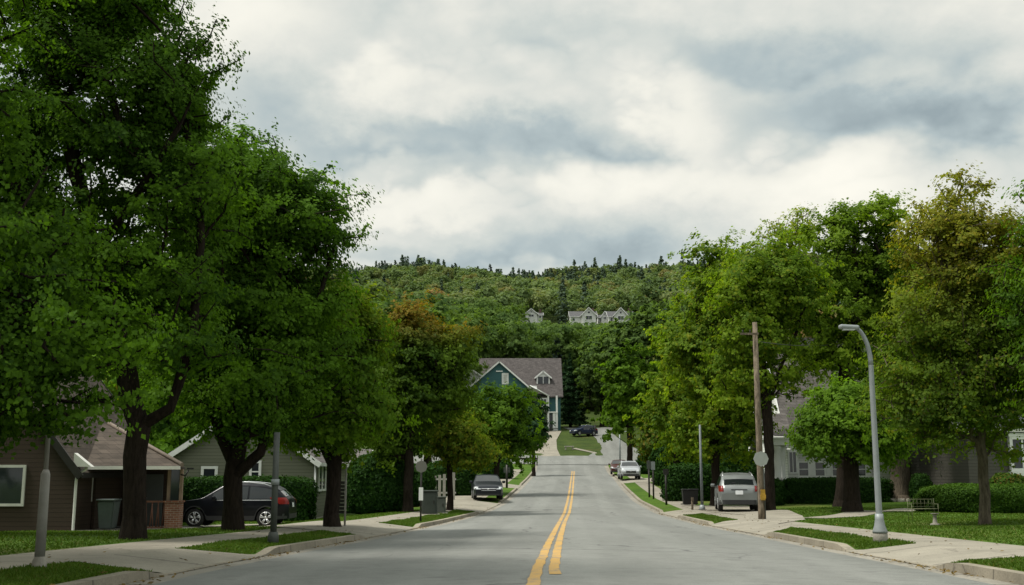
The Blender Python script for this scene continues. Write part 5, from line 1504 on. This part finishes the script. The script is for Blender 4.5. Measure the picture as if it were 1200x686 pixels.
    for s in (-1, 1):
        MB().grid(*endp(s * (w0 * .72), s * (w0 * .93), tl[0], tl[1])).build('tail_lamp', M['taillamp'], root)
        zf0, zf1 = (.62, .76) if kind == 'sedan' else (.70, .88)
        MB().grid(*endp(s * (w0 * .50), s * (w0 * .94), zf0, zf1, False)).build('headlamp', M['headlamp'], root)
    MB().grid(*endp(-w0 * .9, w0 * .9, K['zb'] + .06, .52 if kind != 'sedan' else .36, True, .016, 14, 3)).build('rear_bumper', M['clad'] if kind != 'sedan' else paint, root)
    MB().grid(*endp(-w0 * .86, w0 * .86, K['zb'] + .05, .46 if kind != 'sedan' else .36, False, .016, 14, 3)).build('front_bumper', M['clad'], root)
    gz0, gz1 = (.50, .70) if kind == 'sedan' else (.56, .80)
    MB().grid(*endp(-w0 * .48, w0 * .48, gz0, gz1, False, .014, 8, 3)).build('grille', M['black'], root)
    gb = MB()
    for zz_ in (gz0 + .05, gz1 - .04): gb.grid(*endp(-w0 * .46, w0 * .46, zz_ - .012, zz_ + .012, False, .024, 8, 1))
    gb.lathe([(.05, 0), (.05, .03)], (L - .0 - cx - .015, 0, (gz0 + gz1) / 2), n=12); gb.build('grille_bar', M['chrome'], root)
    zp = .84 if kind != 'sedan' else .70
    pl = MB().grid(*endp(-.16, .16, zp - .085, zp + .085, True, .02, 2, 2)).build('number_plate', M['plate'], root)
    if kind != 'sedan':
        MB().grid(*endp(-.34, .34, zp + .10, zp + .14, True, .022, 4, 1)).build('tailgate_trim', M['black'], root)
        MB().tube([(xr(1.3) - cx + .0, -.05, 1.30), (xr(1.2) - cx - .03, .28, 1.24)], .012, n=5).build('rear_wiper', M['black'], root)
        MB().grid(*topp(.40, .66, .90, 4, 6, .03)).build('spoiler', paint, root)
    for a in ax:
        for s in (-1, 1):
            wob = MB().lathe([(wr * .60, -.10), (wr * .93, -.105), (wr, -.07), (wr, .07), (wr * .93, .105), (wr * .60, .10)], (0, 0, 0), n=28, axis='Y')
            wh = wob.build('wheel', M['rubber'], root, (a - cx, s * (w0 - .13), wr))
            rm = MB(); rm.lathe([(wr * .66, -.02), (wr * .66, .112), (wr * .60, .112), (wr * .58, .05), (.03, .05)][::1], (0, 0, 0), n=24, axis='Y')
            for k in range(5):
                an = 2 * math.pi * k / 5 + .3
                for dv in (-.16, .16):
                    d = Vector((math.cos(an + dv), 0, math.sin(an + dv)))
                    rm.tube([d * .05 + Vector((0, .085, 0)), d * wr * .62 + Vector((0, .1, 0))], .026, n=5)
            rm.lathe([(.06, .05), (.06, .105), (.02, .11)], n=12, axis='Y')
            rim = rm.build('rim', M['alloy'], wh); 
            if s < 0: rim.rotation_euler = (0, 0, math.pi)
            MB().lathe([(wr * .64, .0), (wr * .64, .045)], n=20, axis='Y').build('brake_disc', M['clad'], wh).scale = (1, s, 1)
    MB().box((0, 0, K['zb'] + .16), (L * .86, w0 * 1.5, .2)).build('underbody', M['black'], root)
    return root

def carpos(px, Y): x = P(px, 560, Y).x; return Vector((x, Y, H(x, Y) + .03))
black = carpaint('black_paint', (.006, .007, .010), .2)
silver = carpaint('silver_paint', (.225, .24, .24), .5)
make_car('parked_car', 'black crossover parked side on in the drive behind the three stemmed maple', 'crossover', black, carpos(277.5, 41.4), math.pi, scale=.955)
make_car('parked_car', 'silver hatchback seen from behind, parked beside the utility pole', 'crossover', silver, carpos(862, 51.2), R(82), scale=1.02)
make_car('parked_car', 'dark sedan facing the camera in the drive mouth on the far left kerb', 'sedan', carpaint('charcoal_paint', (.014, .017, .022), .3), carpos(570.5, 67), R(-86), scale=1.0)
make_car('parked_car', 'silver wagon facing the camera by the far right kerb', 'wagon', carpaint('pale_silver_paint', (.40, .42, .44), .5), carpos(737, 100), R(-91), rails=True)
make_car('parked_car', 'dark red car half hidden behind the silver wagon', 'sedan', carpaint('maroon_paint', (.06, .018, .016), .2), carpos(725.5, 113), R(-95))
nv = Vector((P(684, 500, 176).x, 176, 0)); nv.z = H(nv.x, nv.y) + .05
make_car('parked_car', 'navy car parked up the slope to the right of the teal house', 'crossover', carpaint('navy_paint', (.014, .022, .055), .2), nv, R(-150), scale=1.0)

# ------------------------------------------------------------------ street furniture
def down(px, py): return G(px, py)
# leaning correction is not needed: poles are plumb
b = G(45.5, 668); t = thing('lamp_post', 'tapering grey concrete lamp post at the pavement edge by the brown house', 'lamp post', b)
MB().lathe([(.085, -.1), (.085, .03), (.078, .05), (.075, .10), (.058, .13), (.052, .16)], n=12).build('base', M['concbase'], t)
MB().tube([(0, 0, .1), (0, 0, .8), (0, 0, 1.04), (.004, 0, 1.09)], [.056, .052, .05, .03], n=12).tube([(0, 0, 1.05), (.0, 0, 3.2)], [.026, .022], n=12).build('pole', M['greypole'], t)
MB().tube([(0, 0, 3.15), (-.05, 0, 3.35), (-.2, 0, 3.45), (-.45, 0, 3.46)], .02, n=8).build('arm', M['greypole'], t)
MB().box((-.55, 0, 3.44), (.26, .1, .06), bev=.02).build('lamp_head', M['galv'], t)

b = G(320, 637); t = thing('steel_post', 'dull grey green steel post in the grass strip beside the black crossover', 'post', b)
MB().tube([(0, 0, -.1), (0, 0, 1.95)], [.058, .055], n=12).build('pole', M['dkpole'], t)
MB().lathe([(.10, -.05), (.10, .12), (.075, .2)], n=12).build('base', M['dkpole'], t)
MB().tube([(0, 0, 1.02), (0, 0, 1.12)], .075, n=12).build('band', M['galv'], t)

b = G(1032, 636); t = thing('street_lamp', 'tall pale grey street lamp with curved arm on a round concrete footing', 'street lamp', b)
top = P(993.5, 383, b.y) - b; sh = P(1020.5, 428, b.y) - b
MB().lathe([(.128, -.1), (.128, .15), (.12, .165)], n=20).build('footing', M['concbase'], t)
MB().lathe([(.132, .165), (.128, .20), (.095, .29), (.076, .40), (.072, .5)], n=16).build('base', M['galv'], t)
zs_ = sh.z
arm = [(0, 0, .5), (0, 0, zs_ * .6), (0, 0, zs_)]
MB().tube(arm, [.057, .050, .045], n=14, cap=False).build('pole', M['galv'], t)
pts = []
for i in range(13):
    a = i / 12 * math.pi / 2
    pts.append((top.x * .8 * (1 - math.cos(a)), 0, zs_ + (top.z - zs_) * math.sin(a)))
MB().tube(pts, [.045 - .014 * i / 12 for i in range(13)], n=12).build('arm', M['galv'], t)
hd = MB(); hd.box((top.x * .95, 0, top.z - .01), (.36, .15, .08), bev=.03, ry=.06); hl = hd.build('lamp_head', M['galv'], t)
MB().box((top.x * .97, 0, top.z - .055), (.22, .11, .03), bev=.01).build('lens', M['headlamp'], hl)

b = G(893, 609); t = thing('utility_pole', 'weathered wooden utility pole with back of a round sign and yellow tag', 'utility pole', b)
tz_ = (P(884, 378, b.y) - b).z
MB().tube([(0, 0, -.2), (0, 0, .4), (0, 0, tz_ * .5), (0, 0, tz_)], [.135, .12, .105, .085], n=12).build('pole', M['wood'], t)
MB().box((-.22, -.12, tz_ - .42), (.62, .06, .07)).build('crossarm', M['wood'], t)
ib = MB()
for dx in (-.46, -.2): ib.lathe([(.02, tz_ - .385), (.03, tz_ - .36), (.02, tz_ - .33), (.027, tz_ - .30), (.01, tz_ - .28)], (dx, -.12, 0), n=8)
ib.build('insulator', M['darkmetal'], t)
s0 = P(893, 538, b.y) - b
MB().lathe([(.26, -.19), (.26, -.175)], (0, 0, s0.z), n=8, axis='Y').box((0, -.165, s0.z), (.05, .03, .4)).build('sign', M['signback'], t).data.transform(Matrix.Identity(4))
y0_ = (P(893, 580, b.y) - b).z
MB().box((.03, -.15, y0_), (.15, .03, .36)).box((.03, -.155, y0_ - .06), (.19, .025, .14)).build('tag', mat('amber_tag', (.40, .24, .03), var=.4, scale=9), t)
MB().tube([(.1, -.1, 0), (.1, -.1, 1.7)], .02, n=6).build('conduit', M['dkpole'], t)

M['bluepost'] = mat('blue_grey_post', (.15, .17, .18), rough=.6, var=.2)
b = G(823, 598); t = thing('steel_post', 'slim blue grey steel post in the grass left of the silver hatchback', 'post', b)
h_ = (P(822, 498, b.y) - b).z
MB().tube([(0, 0, -.1), (0, 0, h_)], [.075, .05], n=10).build('pole', M['bluepost'], t)
MB().lathe([(.15, -.05), (.15, .10), (.10, .25)], n=12).build('base', M['galv'], t)

def sign_post(px, py, ptop, name, label, parts, r=.03, m=None, cat='sign post', Y=None):
    b = G(px, py) if Y is None else Vector((P(px, 560, Y).x, Y, H(P(px, 560, Y).x, Y)))
    t = thing(name, label, cat, b); h = (P(px, ptop, b.y) - b).z
    MB().tube([(0, 0, -.1), (0, 0, h)], r, n=7).build('pole', m or M['darkmetal'], t)
    for (nm, shape, py_, w, hh, mm) in parts:
        z = (P(px, py_, b.y) - b).z
        if shape == 'oct': MB().lathe([(w, -.055), (w, -.04)], (0, 0, z), n=8, axis='Y').build(nm, mm, t)
        elif shape == 'disc': MB().lathe([(w, -.055), (w, -.04)], (0, 0, z), n=20, axis='Y').build(nm, mm, t)
        else: MB().box((0, -.05, z), (w, .015, hh)).build(nm, mm, t)
    return t
sign_post(493, 612, 538, 'stop_sign', 'grey back of an octagonal sign on a dark post with small white plate', [('sign', 'oct', 547, .20, 0, mat('sign_grey', (.15, .15, .13), var=.15)), ('plate', 'box', 579, .14, .42, M['white'])], cat='sign')
sign_post(404, 617, 545, 'thin_post', 'thin bare post standing beside the smaller maple trunk', [], r=.028, m=M['greypole'], cat='post')
sign_post(761, 583, 540, 'sign_post', 'left one of the two far sign posts with narrow dark plates', [('sign', 'box', 545, .26, .5, M['dkpole'])], r=.06)
sign_post(766, 585, 541, 'sign_post', 'right one of the two far sign posts with narrow pale plate', [('sign', 'box', 546, .24, .5, M['galv'])], r=.055)
sign_post(781, 592, 550, 'sign_post', 'dark short sign post at the end of the verge before the bins', [('sign', 'box', 553, .3, .3, M['darkmetal'])], r=.06)
sign_post(811.5, 598, 583, 'marker_post', 'stumpy brown marker post in the grass wedge', [('cap', 'box', 585, .13, .16, M['wood'])], r=.055, m=M['wood'], cat='post')
sign_post(594, 572, 545, 'sign_post', 'dark post with square plate on the far left verge', [('sign', 'box', 551, .5, .4, M['dkpole'])], r=.09)
sign_post(624, 538, 517, 'sign_post', 'thin pale post at the corner of the cross street', [('sign', 'box', 519, .25, .3, M['galv'])], r=.06, m=M['galv'])
sign_post(697.5, 512, 498, 'marker_post', 'short dark post at the top of the grass island', [('cap', 'box', 499, .25, .25, M['darkmetal'])], r=.08, cat='post')

def lamp_small(px, ptop, Y, label, armx):
    x = P(px, 560, Y).x; b = Vector((x, Y, H(x, Y))); h = (P(px, ptop, Y) - b).z
    t = thing('street_lamp', label, 'street lamp', b)
    MB().tube([(0, 0, -.1), (0, 0, h)], [.11, .08], n=8).build('pole', M['galv'], t)
    MB().tube([(0, 0, h - .25), (armx * .5, 0, h - .02), (armx, 0, h)], .05, n=6).build('arm', M['galv'], t)
    MB().box((armx * 1.15, 0, h - .02), (.6, .22, .12), bev=.04).build('lamp_head', M['galv'], t)
lamp_small(765, 482, 104, 'far grey lamp pole rising out of the low brownish tree', -.6)
lamp_small(727, 506, 140, 'small far street lamp with arm on the bend of the upper lane', .9)

a_ = Vector((8.45, 38.1, H(8.6, 38.2) + 6.2)); e_ = P(1004, 398, 62)
wp = [a_.lerp(e_, i / 12) - Vector((0, 0, 1.1 * (i / 12) * (1 - i / 12))) for i in range(13)]
tag(MB().tube([tuple(p) for p in wp], .014, n=5).build('service_cable', M['black']), 'thin black cable running from the wooden pole to the grey roofed house', 'cable')
# bins and boxes
def wheelie_bin(loc, label, m, sc=1., rz=0):
    t = thing('wheelie_bin', label, 'bin', loc, rz); t.scale = (sc,) * 3
    bm = bmesh.new(); 
    lo = [bm.verts.new((x * .22, y * .25, .06)) for x, y in ((-1, -1), (1, -1), (1, 1), (-1, 1))]
    hi = [bm.verts.new((x * .29, y * .33, 1.0)) for x, y in ((-1, -1), (1, -1), (1, 1), (-1, 1))]
    for i in range(4): bm.faces.new((lo[i], lo[(i + 1) % 4], hi[(i + 1) % 4], hi[i]))
    bm.faces.new(lo[::-1]); bm.faces.new(hi)
    bmesh.ops.bevel(bm, geom=[e for e in bm.edges], offset=.04, segments=2, affect='EDGES')
    mb = MB(); mb.bm.free(); mb.bm = bm
    for zz_ in (.3, .6): mb.box((0, -.29 + .07 * (1 - zz_), zz_), (.30, .03, .22), bev=.01)
    mb.build('body', m, t)
    MB().box((0, -.01, 1.03), (.64, .74, .06), bev=.025).build('lid', m, t)
    MB().tube([(-.25, .38, .98), (.25, .38, .98)], .025, n=8).build('handle', m, t)
    for s in (-1, 1): MB().lathe([(.1, -.03), (.1, .03)], (s * .25, 0, 0), n=14).build('wheel', M['rubber'], t, (0, .28, .1)).rotation_euler = (0, 0, 0)
x = P(124.5, 560, 37.2).x
wheelie_bin((x, 37.6, H(x, 37.6)), 'dull grey green bin standing in the porch recess of the brown house', mat('bin_green', (.055, .072, .068), rough=.6), 1.0)
for i, px in enumerate((804, 812)):
    x = P(px, 560, 58.5).x
    wheelie_bin((x, 58.5, H(x, 58.5)), ['black bin left of its twin behind the slim blue grey post', 'black bin right of its twin, nearer the silver hatchback'][i], M['black'], .82)

def cabinet(px, ybase, w, h, d, label, m):
    b = G(px, ybase); t = thing('utility_cabinet', label, 'cabinet', b)
    MB().box((0, d / 2, h / 2), (w, d, h), bev=.03).build('body', m, t)
    MB().box((0, d / 2, h + .035), (w + .08, d + .08, .06), bev=.02).build('lid', m, t)
    MB().box((0, d / 2, -.02), (w + .2, d + .2, .10), bev=.02).build('plinth', M['concbase'], t)
    dr = MB().box((0, -.008, h * .5), (w * .84, .02, h * .84), bev=.008).build('door', m, t)
    MB().box((w * .3, -.03, h * .55), (.04, .03, .14)).build('handle', M['darkmetal'], dr)
gcab = mat('cabinet_green', (.034, .044, .036), rough=.6)
cabinet(503, 603.5, .62, .92, .5, 'taller dark green utility cabinet between the stop sign and the young tree', gcab)
cabinet(515, 602, .50, .66, .45, 'lower pale topped utility cabinet next to the young tree trunk', mat('cabinet_grey', (.075, .085, .072), rough=.6))

# white picket fence seen behind the cabinets
M['dullpicket'] = mat('dull_picket', (.30, .29, .25), var=.15)
x = P(508, 560, 66).x; t = thing('picket_fence', 'short run of off white upright fence boards behind the cabinets', 'fence', (x, 66, H(x, 66)))
for i, (o_, h_) in enumerate([(-.75 + .28 * q, 1.35 + .05 * q) for q in range(8)]):
    MB().box((o_, 0, h_ / 2), (.17, .05, h_)).build('picket', M['dullpicket'], t)
MB().box((.2, .05, .5), (2.3, .04, .1)).build('rail', M['greytrim'], t)
MB().box((.2, .05, 1.3), (2.3, .04, .1)).build('rail', M['greytrim'], t)

# dark garden gate pieces left of the trunk
x = P(412, 560, 58).x; t = thing('dark_fence', 'dark slatted fence panel behind the smaller maple trunk', 'fence', (x, 58, H(x, 58)))
MB().box((-1.1, 0, .9), (.1, .1, 1.8)).build('post', M['darkmetal'], t); MB().box((1.3, 0, .9), (.1, .1, 1.8)).build('post', M['darkmetal'], t)
sl = MB()
for k in range(9): sl.box((.1, 0, .15 + k * .19), (2.3, .04, .15))
sl.build('panel', mat('dark_slats', (.03, .028, .025)), t)

# thin wire garden bench on the right lawn
b = G(1085, 611); t = thing('garden_bench', 'thin rusty wire garden bench on the lawn in front of the round hedge', 'bench', b, R(8))
wire = mat('rusty_wire', (.14, .15, .075), rough=.6, var=.3)
fr = MB()
for i in range(8): fr.tube([(-.40 + i * .115, .0, .36), (-.40 + i * .115, .16, .36)], .006, n=4)
for y in (0, .06, .12, .18): fr.tube([(-.42, y, .36), (.42, y, .36)], .007, n=5)
fr.build('seat', wire, t)
bk = MB(); 
for z in (.42, .52, .64): bk.tube([(-.42, .24, z), (.42, .24, z)], .007, n=5)
for i in range(7): bk.tube([(-.36 + i * .12, .22, .36), (-.36 + i * .12, .24, .64)], .006, n=4)
bk.build('backrest', wire, t)
for x_ in (-.42, .42):
    for y_, z_ in ((0, .5), (.24, .66)):
        MB().tube([(x_, y_, -.03), (x_, y_, z_)], .009, n=6).build('leg', wire, t)
    MB().tube([(x_, -.01, .5), (x_, .24, .5)], .008, n=6).build('armrest', wire, t)
b = G(1096, 616); t = thing('bird_bath', 'small pale stone pedestal beside the wire bench', 'garden ornament', b)
MB().lathe([(.13, -.03), (.13, .04), (.06, .07), (.045, .24), (.06, .28)], n=14).build('pedestal', M['concbase'], t)
MB().lathe([(.04, .28), (.10, .31), (.11, .33), (.09, .325), (.02, .31)], n=18).build('bowl', M['concbase'], t)

# low edging stones round the old tree
x = P(1062, 560, 59).x; t = thing('stone_edging', 'ring of low grey stones round the foot of the old pale trunk', 'edging', (x, 59.5, H(x, 59.5)))
rg = random.Random(3)
for i in range(11):
    a = math.pi * (1.0 + i / 10); mb = MB(); mb.box((1.5 * math.cos(a), .9 * math.sin(a), .06), (.38, .24, .2), rz=a + 1.57, bev=.05); mb.build('stone', M['concbase'], t)

# low guard rail and stone on the far corner
x0_ = P(599, 545, 142).x; t = thing('guard_rail', 'low dark rail on the left corner of the cross street', 'rail', (x0_, 135.2, H(x0_, 135.2)))
MB().box((1.6, 0, .75), (3.4, .08, .22), bev=.02).build('rail', M['darkmetal'], t)
for k in (0.1, 1.6, 3.2): MB().box((k, .08, .35), (.14, .1, .9)).build('post', M['darkmetal'], t)
x = P(667, 525, 157).x; t = thing('stone_bench', 'pale low stone bench on the grass island', 'bench', (x, 157, H(x, 157)))
MB().box((0, 0, .48), (1.4, .5, .14), bev=.04).build('seat', M['concbase'], t)
for s in (-.5, .5): MB().box((s, 0, .2), (.2, .4, .42), bev=.03).build('leg', M['concbase'], t)

# ------------------------------------------------------------------ world, sun, camera
SUN_EL, SUN_AZ = R(61), R(-98)      # azimuth from the street direction (+y) towards +x
w = bpy.data.worlds.new('World'); scene.world = w; w.use_nodes = True
nt = NT(w.node_tree); bgn = w.node_tree.nodes['Background']; outn = w.node_tree.nodes['World Output']
sky = nt.n('ShaderNodeTexSky', sky_type='NISHITA', sun_disc=False, sun_elevation=SUN_EL, sun_rotation=SUN_AZ)
bgn.inputs['Strength'].default_value = .07
nt.link(sky.outputs[0], bgn.inputs[0])
gen = nt.n('ShaderNodeTexCoord').outputs['Generated']
sx = nt.n('ShaderNodeSeparateXYZ', inp={0: gen})
mp = nt.n('ShaderNodeMapping', inp={'Vector': gen, 'Scale': (1., 1., 1.5)})
n1 = nt.n('ShaderNodeTexNoise', inp={'Vector': mp.outputs[0], 'Scale': 5.5, 'Detail': 10.0, 'Roughness': .55, 'Distortion': .1})
n2 = nt.n('ShaderNodeTexNoise', inp={'Vector': mp.outputs[0], 'Scale': 16.0, 'Detail': 10.0, 'Roughness': .6, 'Distortion': .1})
yy = nt.math('MAXIMUM', sx.outputs[1], .05)
wa = nt.math('MULTIPLY', nt.math('SUBTRACT', n1.outputs[0], .5), .22)
n3 = nt.n('ShaderNodeTexNoise', inp={'Vector': mp.outputs[0], 'Scale': 6.5, 'Detail': 2.0, 'Roughness': .45})
n4 = nt.n('ShaderNodeTexNoise', inp={'Vector': mp.outputs[0], 'Scale': 17.0, 'Detail': 3.0, 'Roughness': .5})
puff = nt.math('SUBTRACT', nt.math('ADD', nt.math('MULTIPLY', nt.math('ABSOLUTE', nt.math('SUBTRACT', n3.outputs[0], .5)), 2.4), nt.math('MULTIPLY', nt.math('ABSOLUTE', nt.math('SUBTRACT', n4.outputs[0], .5)), 1.3)), .36)
wa = nt.math('ADD', wa, nt.math('MULTIPLY', puff, .07))
we = nt.math('ADD', nt.math('MULTIPLY', nt.math('SUBTRACT', n2.outputs[0], .5), .05), nt.math('MULTIPLY', puff, -.055))
az = nt.math('ADD', nt.math('DIVIDE', sx.outputs[0], yy), wa)
el = nt.math('ADD', nt.math('DIVIDE', sx.outputs[2], yy), we)
def blob(px, py, spx, spy, amp):
    r = ray(px, py); a0, e0 = r[0] / r[1], r[2] / r[1]
    u = nt.math('DIVIDE', nt.math('SUBTRACT', az, a0), spx / 1287); v = nt.math('DIVIDE', nt.math('SUBTRACT', el, e0), spy / 1287)
    d2 = nt.math('ADD', nt.math('MULTIPLY', u, u), nt.math('MULTIPLY', v, v))
    return nt.math('MULTIPLY', nt.math('EXPONENT', nt.math('MULTIPLY', nt.math('POWER', d2, 1.5), -1.0)), amp)
acc = nt.math('MULTIPLY', nt.math('SUBTRACT', n1.outputs[0], .5), .8)
acc = nt.math('ADD', acc, nt.math('MULTIPLY', nt.math('SUBTRACT', n2.outputs[0], .5), .22))
acc = nt.math('ADD', acc, nt.math('MULTIPLY', puff, .34))
for bl in [(775, 130, 55, 64, .28), (740, 215, 110, 42, .16), (930, 205, 190, 34, .22), (1010, 250, 220, 40, .18), (260, 15, 130, 55, .20), (465, 85, 78, 40, .22), (590, 95, 90, 34, .10), (480, 232, 110, 24, .24), (470, 280, 120, 14, .14),
           (570, 150, 150, 34, -.24), (310, 130, 70, 60, -.14), (1060, 125, 190, 44, -.36), (870, 60, 120, 32, -.20), (1080, 50, 140, 30, -.12), (590, 290, 230, 24, -.24), (560, 195, 130, 16, -.10), (400, 165, 60, 26, -.20), (690, 255, 120, 22, -.08), (700, 30, 150, 24, -.10)]:
    acc = nt.math('ADD', acc, nt.math('MULTIPLY', blob(*bl), 1.2))
val = nt.math('ADD', acc, .565)
col = nt.ramp(val, [(.05, (.25, .305, .325)), (.25, (.35, .41, .42)), (.45, (.48, .515, .49)), (.62, (.59, .598, .553)), (.78, (.685, .677, .610)), (1.0, (.77, .75, .67))])
# real overcast is brighter overhead
zb_ = nt.n('ShaderNodeMapRange', interpolation_type='SMOOTHSTEP', inp={'Value': sx.outputs[2], 'From Min': .44, 'From Max': .95, 'To Min': 1.0, 'To Max': 1.9})
cb = nt.n('ShaderNodeBackground', inp={'Color': col, 'Strength': nt.math('MULTIPLY', zb_.outputs[0], 1.34)})
ms = nt.n('ShaderNodeMixShader', inp={0: .95, 1: bgn.outputs[0], 2: cb.outputs[0]})
nt.link(ms.outputs[0], outn.inputs[0])

sd = bpy.data.lights.new('sun', 'SUN'); so_ = bpy.data.objects.new('sun', sd); COL.objects.link(so_)
sd.energy = 4.3; sd.angle = R(11); sd.color = (1., .95, .86)
sv = Vector((math.cos(SUN_EL) * math.sin(SUN_AZ), math.cos(SUN_EL) * math.cos(SUN_AZ), math.sin(SUN_EL)))
so_.rotation_euler = sv.to_track_quat('Z', 'Y').to_euler(); so_.location = (-30, 20, 60)

cd = bpy.data.cameras.new('camera'); co = bpy.data.objects.new('camera', cd); COL.objects.link(co)
cd.sensor_width = 36; cd.lens = F_PX / 1200 * 36; cd.clip_end = 5000; cd.clip_start = .1
co.location = (0, 0, CZ); co.rotation_euler = (math.pi / 2 + PITCH, 0, 0)
scene.camera = co
scene.view_settings.view_transform = 'Standard'; scene.view_settings.look = 'None'; scene.view_settings.exposure = 0
scene.render.engine = 'CYCLES'
scene.cycles.max_bounces = 6; scene.cycles.diffuse_bounces = 3; scene.cycles.glossy_bounces = 2; scene.cycles.transmission_bounces = 4
scene.cycles.use_denoising = True
bpy.context.view_layer.update()
